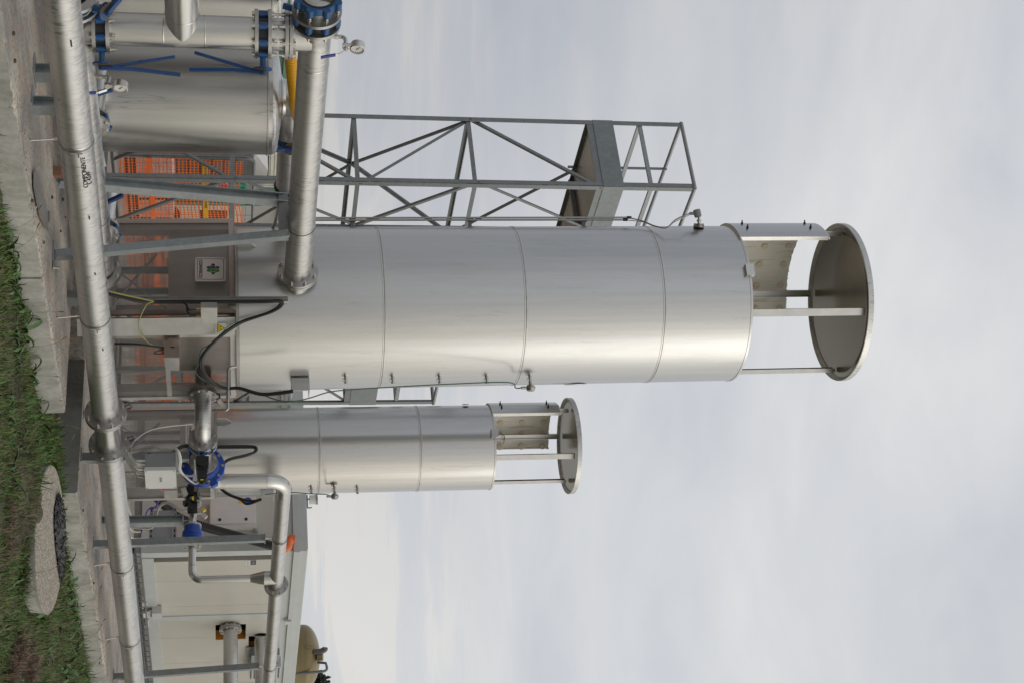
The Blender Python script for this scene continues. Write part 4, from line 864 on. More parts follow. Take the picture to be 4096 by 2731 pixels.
    X_, Y_ = V((1, 0, 0)), V((0, 1, 0)); fwid = 0.035
    for nm, o, u, n_ in (('left', V((-h, h, 0)), -Y_, -X_), ('front', V((-h, -h, 0)), X_, -Y_), ('back', V((h, h, 0)), -X_, Y_), ('right', V((h, -h, 0)), Y_, X_)):
        a_ = 0.0 if nm not in ('front',) else .10; b_ = S if nm != 'left' else S-.12
        fr_ = MB()
        for z in (zb, zt_-.05): fr_.bx(o+u*a_+Zu*z-n_*.012, o+u*b_+Zu*(z+.045)+n_*.012)
        for q in (a_, b_-.045): fr_.bx(o+u*q+Zu*(zb+.045)-n_*.012, o+u*(q+.045)+Zu*(zt_-.05)+n_*.012)
        pm = P(fr_, 'panel_frame', M['plate'] if nm == 'left' else M['steel'])  # left frame is the same steel, its ground reflection painted in as brown
        hl = ((.52*S, .55*(zt_-zb), .80*S, .83*(zt_-zb)),) if nm == 'front' else ()
        P(exmesh(MB(), o+u*a_+Zu*zb+n_*.002, u, Zu, b_-a_, zt_-zb, holes=[(x0_-a_, y0_, x1_-a_, y1_) for x0_, y0_, x1_, y1_ in hl]), 'expanded_mesh', M['steeldark'], pm, kind='stuff')
        if nm == 'front': P(MB().bx(o+u*a_+Zu*.55*(zt_)-n_*.006, o+u*b_+Zu*(.55*zt_+.04)+n_*.008), 'middle_bar', M['steel'], pm)
    # burner chamber showing through the upper part of the mesh, and its floor posts below
    P(MB().bx((-h+.07, -h+.16, zt_-.56*S/1.12), (h-.20, h-.07, zt_-.02)), 'burner_chamber', M['plate'])  # soil mirrored in the chamber walls is painted in as brown
    for sx, sy in ((-.25, .2), (.1, .25), (.2, -.1)): P(MB().cyl((sx*S, sy*S, 0), (sx*S, sy*S, zt_-.55*S/1.12), 0.028*S, n=12), 'burner_tube', M['galv'])
    P(MB().bar((-h*.6, h*.7, .12), (-h*.1, -h*.2, zt_*.62), 0.05, 0.012).bar((-h*.4, h*.8, zt_*.5), (h*.5, h*.3, .2), 0.04, 0.012), 'cross_brace', M['galvl'])
    return root
ax1 = V((11.52, 8.0, 0)) + rt*0.024
F1 = stack(ax1, -0.0155, 0.72, (1.355, 2.585, 3.814, 5.06, 5.87), 5.85, 6.70, 6.95, 0.742, 1.12, 1.335, M['shell'], 'tall silver cylindrical flare stack with a round roof disc, the larger of two', (9, 99, 189, -81))
ax2 = V((14.85, 8.45, 0)) + rt*0.010
F2 = stack(ax2, -0.006, 0.466, (1.166, 2.234, 3.309, 4.125), 4.11, 4.87, 5.0, 0.534, 0.72, 1.145, M['shell2'], 'shorter silver cylindrical flare stack with a round roof disc, the smaller of two', (12, 102, 192, -78), 0.85)
def port(root, px, py, r, head=False):
    p = cylhit(root, px, py, r); d = V((p.x-root.location.x, p.y-root.location.y, 0)).normalized()
    d = (d*0.55 + rt*0.5).normalized()
    s = MB().cyl(p-d*.01, p+d*.028, 0.015, n=14); s.cyl(p+d*.028, p+d*.045, 0.012, n=6).cyl(p+d*.045, p+d*.064, 0.016, n=6)
    s.bar(p+d*.015-Zu*.03, p+d*.02-Zu*.01, 0.006, 0.006).bar(p+d*.03-Zu*.035, p+d*.045-Zu*.012, 0.006, 0.006); o = part(s, 'sample_port', M['bolt'], root)
    if head:
        q = p + d*.075; part(MB().cyl(p+d*.05, q, 0.015, n=12).lathe([(0, -.03), (.03, -.025), (.042, -.005), (.042, .008), (.03, .028), (0, .032)], q+d*.03, d, n=24).cyl(q+d*.03-Zu*.035, q+d*.03-Zu*.085, 0.014, n=10), 'thermocouple_head', M['steeldark'], o)
        return q + d*.03 - Zu*.085
for px in (1383, 1571, 1759, 1947): port(F1, px, 1506, 0.72)
tq = port(F1, 2120, 1504, 0.72, True)
for px, py in ((1164, 1950), (1246, 1949), (1430, 1950)): port(F2, px, py, 0.466)
tq2 = port(F2, 1338, 1945, 0.466, True)
p = cylhit(F2, 1862, 1622, 0.466); part(MB().cyl(p-rt*.02, p-rt*.012+Zu*0, 0.035, n=20), 'blank_cap', M['steeldark'], F2)
p = cylhit(F1, 2300, 1536, 0.72); part(MB().lathe([(0.0, .005), (.10, .004), (.105, 0)], p, (p-V((F1.location.x, F1.location.y, p.z))).normalized(), n=32), 'blank_cap', M['steel'], F1)
# sensor housings on the right flank of each stack
def sensorbox(root, px0, px1, py, sz):
    p = cylhit(root, (px0+px1)/2, py, 0.0 or (0.72 if root is F1 else 0.466)); h = sz
    d = V((0, -1, 0)); x_ = V((1, 0, 0)); c = p + d*h*.62
    s = MB(); s.bx(c-x_*h*.5-Zu*h*.62-d*h*.5, c+x_*h*.5+Zu*h*.62-d*h*.46)
    s.bx(c-x_*h*.5-Zu*h*.62-d*h*.46, c-x_*h*.44+Zu*h*.62+d*h*.5); s.bx(c-x_*h*.44+Zu*h*.56-d*h*.46, c+x_*h*.5+Zu*h*.62+d*h*.5); s.bx(c-x_*h*.44-Zu*h*.62-d*h*.46, c+x_*h*.5-Zu*h*.56+d*h*.5)
    b = part(s, 'sensor_housing', M['steel'], root); part(MB().bx(c-x_*h*.35-Zu*h*.4-d*h*.4, c+x_*h*.4+Zu*h*.4-d*h*.05), 'sensor', M['ink'], b); return c
sb1 = sensorbox(F1, 1165, 1235, 1520, 0.125); sb2 = sensorbox(F2, 1045, 1092, 1955, 0.105)
# temperature transmitter near the top of the tall stack
p = cylhit(F1, 2795, 912, 0.72) - rt*.005; d = (-rt*.97 - fh*.1).normalized()
t = thing('temperature_transmitter', 'small grey round-headed transmitter standing out near the top of the tall stack', 'sensor', p)
part(MB().cyl(p, p+d*.02, 0.05, n=28).cyl(p+d*.022, p+d*.034, 0.046, n=28), 'flange', M['steeldark'], t)
part(MB().cyl(p+d*.03, p+d*.10, 0.013, n=12).cyl(p+d*.05, p+d*.07, 0.021, n=6), 'stem', M['steel'], t)
q = p+d*.125 - Zu*.005; part(MB().lathe([(0, -.035), (.028, -.034), (.034, -.02), (.034, .03), (.028, .038), (0, .04)], q - Zu*.012, (d*0.9-Zu*.25).normalized(), n=24).cyl(q-Zu*.02, q-Zu*.085, 0.014, n=10), 'head', M['grey'], t)
for k, off in enumerate((0, .012)):
    e = at(2515-k*10, 872+k*9, D=14.35); pts = spline([e, at(2570, 885+k*4, D=14.3), at(2620, 905+k*2, D=14.2), at(2665, 912, D=14.1), at(2700, 882+k*6, D=14.15), at(2740, 862+k*7, D=14.2), q-Zu*.085+rt*off])
    solo(MB().tube(pts, 0.006 if k == 0 else 0.0045, 7), 'cable', M['grey'] if k == 0 else M['whitec'], ('grey cable looping from the conduit top to the tall stack transmitter', 'pale thin cable looping from the conduit top to the tall stack transmitter')[k], 'cable')

# ------------------------------------------------------------------ plates, boxes and cables on the stacks
def plate_sign(c, n_, w_, h, lab):
    """maker's plate: rounded border, emblem of six joined lobes, name below"""
    n_ = V(n_).normalized(); u = Zu.cross(n_).normalized(); t = thing('maker_plate', lab, 'sign', c - Zu*h/2, 'maker plates on the mesh')
    Rm = Matrix((u, n_*-1, Zu)).transposed(); part(MB().box(c, (w_, 0.012, h), Rm), 'plate', M['sign'], t)
    f = c + n_*0.0065
    def rr(W, H, r_, z):
        o = []
        for qx, qy, a_ in ((1, 1, 0), (-1, 1, 90), (-1, -1, 180), (1, -1, 270)):
            for i in range(6): k = R(a_+18*i); o.append(f + u*(qx*(W/2-r_)+r_*math.cos(k)) + Zu*(qy*(H/2-r_)+r_*math.sin(k)) + n_*z)
        return o
    A, B = rr(w_*.88, h*.88, .02, .0005), rr(w_*.845, h*.845, .018, .0005); nA = len(A)
    s = MB().add(A+B, [(i, (i+1) % nA, nA+(i+1) % nA, nA+i) for i in range(nA)]); part(s, 'border_line', M['inkb'], t)
    for sx in (-1, 1):
        for sz in (-1, 1): part(MB().cyl(f+u*sx*w_*.46+Zu*sz*h*.46, f+u*sx*w_*.46+Zu*sz*h*.46+n_*.004, 0.005, n=8), 'screw', M['steeldark'], t)
    k = h/0.255; e0 = f + Zu*0.022*k
    def cap(s, a, b, r_, z):
        a, b = V(a), V(b); d = (b-a).normalized() if (b-a).length > 1e-6 else u; sd = n_.cross(d); P_ = []
        for i in range(9): q = -PI/2+PI*i/8; P_.append(b + (d*math.cos(q)+sd*math.sin(q))*r_ + n_*z)
        for i in range(9): q = PI/2+PI*i/8; P_.append(a + (d*math.cos(q)+sd*math.sin(q))*r_ + n_*z)
        return s.add(P_, [tuple(range(18))])
    # picture: dark lobes on the left side, green ones on the right, an S-shaped pale line between
    pt = lambda a_, b_: e0 + u*a_*k + Zu*b_*k
    D_ = MB(); cap(D_, pt(-.044, 0), pt(-.016, 0), .0145, .001); cap(D_, pt(-.016, -.040), pt(-.016, .040), .0135, .0012); cap(D_, pt(-.02, -.01), pt(.016, -.01), .020, .0008)
    part(D_, 'emblem_dark', M['inkb'], t)
    G_ = MB(); cap(G_, pt(.044, 0), pt(.016, 0), .0145, .001); cap(G_, pt(.016, -.040), pt(.016, .040), .0135, .0012); cap(G_, pt(.02, .01), pt(.02, .012), .020, .0009)
    part(G_, 'emblem_green', M['inkg'], t)
    S_ = MB()
    cv = [pt(-.027*math.cos(q)*1 + -.0, .026*math.sin(q)) for q in []]
    sp = spline([pt(-.016, -.026), pt(-.030, -.006), pt(-.024, .018), pt(-.006, .022), pt(0, .004), pt(.002, -.014), pt(.014, -.023), pt(.030, -.012), pt(.028, .010), pt(.012, .026)], 6)
    for a_, b_ in zip(sp[:-1], sp[1:]): cap(S_, a_, b_, .0036*k, .0022)
    part(S_, 'emblem_line', M['sign'], t)
    handtext('CONVECO', 0.039*k, f - Zu*0.083*k + n_*.001, u, Zu, M['inkb'], t, 'lettering', 0.0004, 0.0, 0.0012)
    return t
c = at(842, 1079, X=F1.location.x-.56-.012); plate_sign(c, (-1, 0, 0), 0.25, 0.255, "square maker's plate with green and black emblem on the tall stack's mesh base")
c = at(792, 1772-38, X=F2.location.x-.36-.012); plate_sign(c, (-1, 0, 0), 0.25, 0.255, "square maker's plate half hidden by the bent pipe on the smaller stack's base")
cd_ = V((-1, -1, 0)).normalized(); cu_ = Zu.cross(cd_)
colf = V((F1.location.x-.56+.02, F1.location.y-.56+.02, 0)) + cd_*0.034
def oncol(px, py): return at(px, py, D=((colf).dot(fh)*math.cos(TH) + 0*math.sin(TH)))
def hitplane(px, py, p0, n_):
    d = fw + cup*((px-CX)/FPX) + rt*((py-CY)/FPX); return CAM + d*((V(p0)-CAM).dot(n_)/d.dot(n_))
c = hitplane(882, 1312, colf, cd_); t = thing('hot_surface_sign', 'yellow triangle hot-surface warning sign on the tall stack corner column', 'sign', c-Zu*.05)
part(MB().box(c+cd_*.003, (0.088, 0.004, 0.088), Matrix((cu_, -cd_, Zu)).transposed()), 'plate', M['lgrey'], t)
T_ = lambda r_, z: [c + cd_*z + cu_*r_*math.sin(2*PI*i/3) + Zu*(r_*math.cos(2*PI*i/3)-.006) for i in range(3)]
part(MB().add(T_(.050, .006), [(0, 2, 1)]), 'yellow_field', M['yel'], t); o_, i_ = T_(.044, .0066), T_(.035, .0066)
part(MB().add(o_+i_, [(i, 3+i, 3+(i+1) % 3, (i+1) % 3) for i in range(3)]), 'black_triangle', M['ink'], t)
s = MB()
for q in (-.011, 0, .011): s.tube([c+cd_*.0068+cu_*(q+.003*math.sin(z*300))+Zu*(z-.012) for z in np.linspace(0, .024, 7)], 0.0016, 5)
s.bar(c+cd_*.0068-cu_*.02-Zu*.018, c+cd_*.0068+cu_*.02-Zu*.018, 0.002, 0.003); part(s, 'heat_waves', M['ink'], t)
# small steel junction box in front of the column
def facebox(name, lab, px0, px1, pyl, pym, pyr, Yp, mats, cat, dx=None, dy=None):
    """a box whose near upright edge shows at pym, its -X face to pyl and its -Y face to pyr"""
    e = at((px0+px1)/2, pym, Y=Yp); z0, z1 = at(px0, pym, Y=Yp).z, at(px1, pym, Y=Yp).z
    x1 = dx + e.x if dx else at((px0+px1)/2, pyr, Y=Yp).x; y1 = e.y + dy if dy else at((px0+px1)/2, pyl, X=e.x).y
    t = thing(name, lab, cat, (e.x, e.y, z0)); s = MB().bx((e.x, Yp, z0), (x1, y1, z1)); part(s, 'case', mats[0], t)
    return t, V((e.x, Yp, z0)), V((x1, y1, z1))
t, a_, b_ = facebox('junction_box', 'small scuffed steel junction box in front of the tall stack corner column', 803, 869, 1210, 1229, 1294, 7.20, (M['steel'],), 'junction box')
part(MB().bx((a_.x+.004, a_.y-.006, a_.z+.004), (b_.x-.004, a_.y, b_.z-.004)), 'lid', M['steel'], t)
for zz in (.25, .75): part(MB().cyl((a_.x+.06, a_.y+.03, a_.z), (a_.x+.06, a_.y+.03, a_.z), .01) if 0 else MB().cyl((a_.x+(b_.x-a_.x)*zz, a_.y+.03, a_.z-.035), (a_.x+(b_.x-a_.x)*zz, a_.y+.03, a_.z), 0.013, n=10), 'cable_gland', M['brass'], t)
t, a_, b_ = facebox('burner_control_box', 'square steel control box on the mesh front of the tall stack base', 655, 717, 1360, 1427, 1464, 7.22, (M['plate'],), 'control box')  # case coloured brown for its reflection, front plate left bright
part(MB().bx((a_.x+.006, a_.y-.005, a_.z+.004), (b_.x-.002, a_.y, b_.z-.004)), 'front_plate', M['steel'], t)
part(MB().bx((a_.x-.004, a_.y+.09, a_.z+.055), (a_.x, a_.y+.10, a_.z+.085)), 'slot', M['ink'], t)
part(MB().bx((a_.x+.02, a_.y+.07, a_.z-.03), (a_.x+.06, a_.y+.11, a_.z)), 'plug', M['orangep'], t)
part(MB().bx((b_.x-.02, a_.y+.02, b_.z-.08), (b_.x+.10, a_.y+.03, b_.z-.005)), 'bracket', M['steel'], t)
t, a_, b_ = facebox('burner_control_box', 'square steel control box low on the smaller stack base', 655, 710, 1937, 1957, 1990, 7.75, (M['plate'],), 'control box')  # same painted brown reflection on this case
part(MB().bx((a_.x+.006, a_.y-.005, a_.z+.004), (b_.x-.002, a_.y, b_.z-.004)), 'front_plate', M['steel'], t); part(MB().bx((a_.x+.01, a_.y+.01, a_.z-.03), (a_.x+.04, a_.y+.05, a_.z)), 'plug', M['orangep'], t)
# cable channel up the base and the heavy black cables
ch0, ch1 = at(560, 1199, X=10.86), at(1152, 1199, X=10.80)
t = thing('cable_channel', 'slim upright steel cable channel on the tall stack base', 'cable tray', ch0); part(upost(MB(), ch0, ch1, 0.05, 0.03, (1, 0, 0), .004), 'channel', M['steel'], t)
part(MB().prism([at(905, 1212, X=10.86), at(945, 1212, X=10.86), at(945, 1245, X=10.86)], (0.006, 0, 0)), 'gusset', M['steel'], t)
def cable(pts, r, mat, lab, name='cable', grp=None, n=8): return solo(MB().tube(spline(pts, 8), r, n), name, mat, lab, 'cable', grp)
for k, (o_, lab) in enumerate(((0, 'outer heavy black cable looping across the tall stack front'), (7, 'inner heavy black cable looping across the tall stack front'))):
    a_ = lambda x, y, D: at(x + (o_*.5 if y > 1300 else 0), y - (o_ if y < 1300 else -o_*.3), D=D)
    cable([at(436, 1170+o_, D=12.7), at(500, 1186+o_, D=12.75), at(560, 1200+o_, D=12.8), at(611, 1207+o_*.5, D=12.86), at(700, 1206+o_*.6, D=12.88), at(880, 1206+o_*.6, D=12.9), at(1050, 1205+o_*.6, D=12.93), at(1118, 1204+o_*.4, D=12.95), at(1130-o_, 1214, D=12.96), at(1118-o_, 1231, D=12.97),
           at(1074-o_*.4, 1253, D=12.98), at(970, 1286+o_*.4, D=12.98), at(900, 1329+o_*.5, D=12.9), at(840, 1383+o_*.2, D=12.85), at(805+o_*.6, 1430, D=12.85), at(803+o_, 1470, D=12.9), at(822+o_, 1505, D=12.95), at(859+o_*.6, 1535, D=13.05), at(905+o_*.2, 1552, D=13.1), at(960, 1553-o_*.3, D=13.1), at(1040, 1576-o_*.4, D=13.1), at(1110, 1574-o_*.5, D=13.1), at(1172, 1565-o_*.5, D=13.1)],
          0.0130, M['black'], lab)
cable([at(436, 1166, D=12.68), at(500, 1181, D=12.73), at(560, 1194, D=12.78), at(615, 1206, D=12.84)], 0.006, M['yg'], 'green striped earth cable lying along the black cables at the tall stack foot')
cable([at(612, 1208, D=12.82), at(585, 1222, D=12.75), at(558, 1280, D=12.8), at(560, 1330, D=12.85), at(590, 1368, D=12.95), at(615, 1381, D=13.0)], 0.0045, M['yg'], 'thin yellow-green wire arching below the tall stack column')
for zz, (x, y) in enumerate(((785, 1241), (790, 1264))):
    cable([at(725, 1206, D=12.88), at(745, 1218, D=12.85), at(752-zz*2, 1236+zz*10, D=12.82), at(765, y, D=12.82), at(790, y, D=12.85), at(804, y, D=12.9)], 0.009, M['black'], ('black cable curling into the small steel junction box, upper gland', 'black cable curling into the small steel junction box, lower gland')[zz])
cable([at(458, 1375, D=12.9), at(540, 1376, D=12.9), at(620, 1386, D=12.95), at(655, 1390, D=13.0)], 0.009, M['black'], 'black cable running straight into the square control box on the tall stack')
cable([at(655, 1398, D=12.98), at(625, 1405, D=12.95), at(618, 1413, D=12.95), at(640, 1415, D=12.97), at(655, 1412, D=13.0)], 0.005, M['black'], 'short black lead looped under the control box on the tall stack')
cable([at(950, 1287, D=12.95), at(915, 1304, D=12.9), at(880, 1340, D=12.88), at(835, 1380, D=12.86), at(805, 1400, D=12.84), at(790, 1460, D=12.86), at(782, 1480, D=12.88), at(795, 1505, D=12.95), at(830, 1525, D=13.05), at(855, 1534, D=13.1)], 0.004, M['gwire'], 'thin green wire beside the black cable loop on the tall stack')
cable([tq, tq-Zu*.05, at(2030, 1528, D=13.72), at(1800, 1535, D=13.5), at(1600, 1545, D=13.35), at(1420, 1556, D=13.25), at(1320, 1566, D=13.15), at(1240, 1590, D=13.1), at(1180, 1603, D=13.05), at(1120, 1601, D=13.05), at(1060, 1582, D=13.08)], 0.0055, M['gwire'], 'thin dark cable running up the right edge of the tall stack to its thermocouple')
for k in range(2):
    cable([at(560, 1830+k*4, D=14.9), at(640, 1838+k*4, D=15.0), at(730, 1782+k*7, D=15.1), at(800, 1783+k*6, D=15.1), at(900, 1783+k*6, D=15.15), at(1005, 1783+k*5, D=15.2), at(1026-k*4, 1792+k, D=15.2), at(1020-k*5, 1806+k*2, D=15.15), at(985, 1818+k*3, D=15.1), at(900, 1845+k*3, D=15.0), at(870, 1925+k*2, D=15.0), at(905, 1968+k*3, D=15.0), at(960, 1992+k*3, D=15.0), at(1010-k*20, 2002+k*12, D=15.0), at(1046, 1994+k*2, D=15.0)],
          0.0125, M['black'], ('outer black cable doubling back over the smaller stack front', 'inner black cable doubling back over the smaller stack front')[k])
cable([tq2, at(1310, 1976, D=15.6), at(1240, 1973, D=15.55), at(1165, 1968, D=15.5), at(1060, 1975, D=15.4)], 0.005, M['gwire'], 'thin dark cable from the smaller stack thermocouple down to its housing')
# slim gas line with elbows at the tall stack foot
gl = [at(945, 1466, D=13.15), at(912, 1466, D=13.12), at(912, 1560, D=13.0), at(912, 1640, D=12.98), at(848, 1640, D=12.98)]
s = MB(); P_ = arc(gl[0], gl[1], (gl[1]+gl[2])/2, .05); s.tube(P_, 0.011, 10); s.tube([(gl[1]+gl[2])/2, gl[2]], 0.011, 10); s.tube(arc(gl[2], gl[3], gl[4], .025), 0.011, 10)
s.cyl(gl[2]*.98+gl[3]*.02, gl[2]*.75+gl[3]*.25, 0.020, n=6); s.cyl(gl[2]*.7+gl[3]*.3, gl[2]*.6+gl[3]*.4, 0.017, n=8)
solo(s, 'gas_line', M['steeldark'], 'slim bent steel gas line with union below the tall stack shell', 'pipe')
c = at(888, 1615, D=13.0); t_ = thing('paper_tag', 'white paper tag hanging from the slim bent gas line', 'tag', c); part(MB().box(c, (0.085, 0.002, 0.034), Matrix((rt*.75-Zu*-.0+cup*.66, -fh, (cup*.75-rt*.66))).transposed().normalized()), 'tag', M['white'], t_)
# ------------------------------------------------------------------ burner feed line with arrestor
YL = 7.0; ZL = 1.055
t = thing('burner_pipe', 'bent silver pipe with bolted flanges leaving the tall stack base', 'pipe', (11.88, 7.2, 0.9))
c1, c2 = V((11.885, 7.335, ZL)), V((12.082, YL, ZL)); rD = 0.070
part(MB().cyl((11.885, 7.80, ZL), (11.885, 7.36, ZL), rD, n=36), 'duct', M['steeldark'], t)
part(MB().tube(arc(c1-V((0, .01, 0)), V((11.885, YL, ZL)), c2-V((.012, 0, 0)), 0.155, 14), rD, 36), 'elbow', M['wety'], t)
flange(t, c1, (0, -1, 0), 125, gap=0.004, flip=True); flange(t, c2+V((.03, 0, 0)), (1, 0, 0), 125, gap=0.05, sides=(1, 1))
for c_ in (c1+V((-.03, -.03, .11)), c2+V((-.0, -.11, .05))): part(MB().tube([c_+V((.0, .03, 0)), c_+V((0, .02, .03)), c_+V((0, -.02, .035)), c_+V((0, -.035, 0))], 0.010, 6), 'bonding_strap', M['strap'], t)
part(MB().cyl((12.14, YL, ZL), (12.47, YL, ZL), rD, n=32), 'spool', M['steel'], t)
tv = butterfly('actuated_valve', 'slim blue valve with a black actuator between the flanges of the bent pipe', c2+V((.03, 0, 0)), (1, 0, 0), V((0.05, -1, 0)), V((0, 0, 1)), dn=125, th=0.046, lev=False, neck=0.04, ro=0.115)
q = V((12.12, 6.84, ZL)); yd = V((0.12, -1, -.02)).normalized()
s = MB().bar(q, q+yd*.12, 0.095, 0.105).bar(q+yd*.11, q+yd*.205, 0.062, 0.082)
for k in (0,): s.cyl(q+yd*(.06+.16*k)+Zu*.0-V((1, .12, 0)).normalized()*.05, q+yd*(.06+.16*k)-V((1, .12, 0)).normalized()*.075, 0.045-.012*k, n=20)
s.bar(q+yd*.20, q+yd*.235, 0.05, 0.06); s.cyl(q+yd*.235, q+yd*.245, .016, n=12)
part(s, 'actuator', M['blackp'], tv); part(MB().bar(q+yd*.218-V((.028, 0, 0))-Zu*.014, q+yd*.218-V((.028, 0, 0))+Zu*.014, 0.008, 0.006), 'yellow_marker', M['yel'], tv)
part(MB().bar(q+yd*.19-V((.06, .0, .06)), q+yd*.24-V((.06, 0, .06)), 0.03, 0.035).cyl(q+yd*.05-V((.06, 0, .07)), q+yd*.19-V((.06, 0, .06)), 0.012, n=10), 'solenoid', M['bolt'], tv)
t = thing('flame_arrestor', 'large round bright-blue flame arrestor in the burner feed line', 'flame arrestor', (12.58, YL, 0.87))
ca = V((12.545, YL, ZL-.004)); part(MB().lathe([(rD, -.035), (.10, -.034), (.125, -.03), (.15, -.004), (.188, 0), (.194, .004), (.194, .022), (.188, .026), (.188, .03), (.194, .034), (.194, .052), (.15, .056), (.11, .09), (rD, .11)], ca, (1, 0, 0), n=72), 'body', M['blueb'], t)
for k in range(10):
    a_ = 2*PI*(k+.5)/10; d = V((0, math.cos(a_), math.sin(a_))); s0 = boltmesh(0.011, 0.052, 0.006); inst(s0, 'bolt', t, fmat(ca+V((.026, 0, 0))+d*.172, (1, 0, 0)))
for k in range(2):
    d = V((0, -math.cos(.3+2.6*k)*.85, (1-2*k)*.45)); part(MB().bar(ca+d*.19+V((.02, 0, 0)), ca+d*.245+V((.02, 0, 0)), 0.05, 0.06), 'lug', M['blueb'], t)
flange(t, V((12.49, YL, ZL)), (1, 0, 0), 125, gap=0.0, sides=(1, 0))
t = thing('gas_pipe', 'silver pipe rising from the arrestor, bending over and running off along the wall', 'pipe', (12.85, YL, 1.0))
UZ2 = 1.785; xv = 12.845
part(MB().tube(arc(ca+V((.09, 0, 0)), (xv, YL, ZL), (xv+.002, YL, 1.26), 0.155, 14), rD, 36), 'elbow', M['steel'], t)
part(MB().cyl((xv+.002, YL, 1.26), (xv+.008, YL, 1.63), rD, n=36, cap=0), 'pipe_section', M['pipez'], t)
part(MB().tube(arc((xv+.008, YL, 1.63), (xv+.01, YL, UZ2), (13.10, YL, UZ2-.002), 0.155, 14), rD, 36), 'elbow', M['steel'], t)
zend = at(1075, 2731, Y=YL).z; GZ = lambda x: UZ2-.002 + (zend-UZ2)*(x-13.1)/(17.84-13.1)
part(wave_pipe(MB(), (13.10, YL, GZ(13.1)), (15.09, YL, GZ(15.09)), rD), 'pipe_section', M['wet'], t); part(wave_pipe(MB(), (15.13, YL, GZ(15.13)), (38, YL, GZ(38)), rD), 'pipe_section', M['wet'], t)
for z in (1.26, 1.63): part(MB().lathe([(rD+.0008, -.004), (rD+.002, 0), (rD+.0008, .004)], (xv+.004, YL, z), n=32), 'weld_seam', M['steel'], t)
flange(t, (15.11, YL, GZ(15.11)), (1, 0, 0), 125, flip=True)
xr = 14.93
part(MB().cyl((xr, YL, GZ(xr)-.13), (xr, YL, GZ(xr)), rD*1.02, n=36), 'branch', M['steel'], t); part(MB().cyl((xr, YL, GZ(xr)-.27), (xr, YL, GZ(xr)-.13), 0.0385, rD*1.02, n=36), 'reducer', M['steel'], t)
zs_ = at(769, 2200, X=xr).z
part(MB().tube(arc((xr, YL, GZ(xr)-.27), (xr, YL, zs_), (xr, YL+.16, zs_), 0.10, 12), 0.038, 28), 'small_pipe', M['pipez'], t)
t = thing('pilot_gas_pipe', 'small silver pipe with a bright-blue arrestor feeding the smaller stack', 'pipe', (xr, 7.4, zs_-.1))
yA, yB, yC = at(769, 2183, X=xr).y, at(769, 2100, X=xr).y, at(769, 2005, X=xr).y
part(MB().cyl((xr, YL+.15, zs_), (xr, yA, zs_), 0.038, n=28), 'pipe_section', M['steel'], t); part(MB().cyl((xr, yB, zs_), (xr, yC, zs_), 0.038, n=28), 'pipe_section', M['steel'], t); part(MB().cyl((xr, yC+.03, zs_), (xr, yC+.5, zs_), 0.038, n=28), 'pipe_section', M['steel'], t)
flange(t, (xr, yA+.01, zs_), (0, -1, 0), 65, gap=0.0, sides=(0, 1), flip=True); flange(t, (xr, yB-.02, zs_), (0, 1, 0), 65, gap=0.0, sides=(0, 1), flip=True); flange(t, (xr, yC+.01, zs_), (0, 1, 0), 65, gap=0.045)
ym = (yA+yB)/2; part(MB().lathe([(.05, -(yB-yA)/2), (.088, -(yB-yA)/2+.005), (.088, -.045), (.105, -.04), (.108, -.012), (.100, 0), (.108, .012), (.105, .04), (.088, .045), (.085, (yB-yA)/2-.01), (.05, (yB-yA)/2)], (xr, ym, zs_), (0, 1, 0), n=48), 'arrestor', M['blueb'], t)
part(MB().lathe([(.0385, -.008), (.043, -.008), (.043, .008), (.0385, .008)], (xr, (yB+yC)/2-.02, zs_), (0, 1, 0), n=24, sm=False), 'clamp', M['steel'], t)
s = MB().cyl((xr-.01, (yB+yC)/2, zs_+.03), (xr-.01, (yB+yC)/2, zs_+.10), 0.014, n=10).bar((xr, (yB+yC)/2-.01, zs_+.10), (xr, (yB+yC)/2-.05, zs_+.14), 0.03, 0.04); part(s, 'test_cock', M['bolt'], t)
part(MB().bar((xr, (yB+yC)/2+.03, zs_+.10), (xr, (yB+yC)/2+.05, zs_+.13), 0.03, 0.03), 'yellow_cap', M['yel'], t)
qv = V((xr-.07, yC+.05, zs_)); s = MB().bar(qv, qv+V((-.05, -.22, 0)), .085, .10).bar(qv+V((-.03, -.1, 0)), qv+V((-.05, -.14, -.09)), .05, .05).bar(qv+V((.0, .10, -.02)), qv+V((-.05, -.05, -.03)), .06, .07).cyl(qv+V((-.06, -.1, .02)), qv+V((-.10, -.1, .02)), .035, n=16)
part(s, 'actuator', M['blackp'], t); part(MB().bar(qv+V((-.07, -.05, -.07)), qv+V((-.07, 0.03, -.10)), .05, .05), 'limit_switch', M['whitec'], t); part(MB().bar(qv+V((-.102, -.12, .005)), qv+V((-.102, -.08, .005)), .008, .02), 'yellow_marker', M['yel'], t)
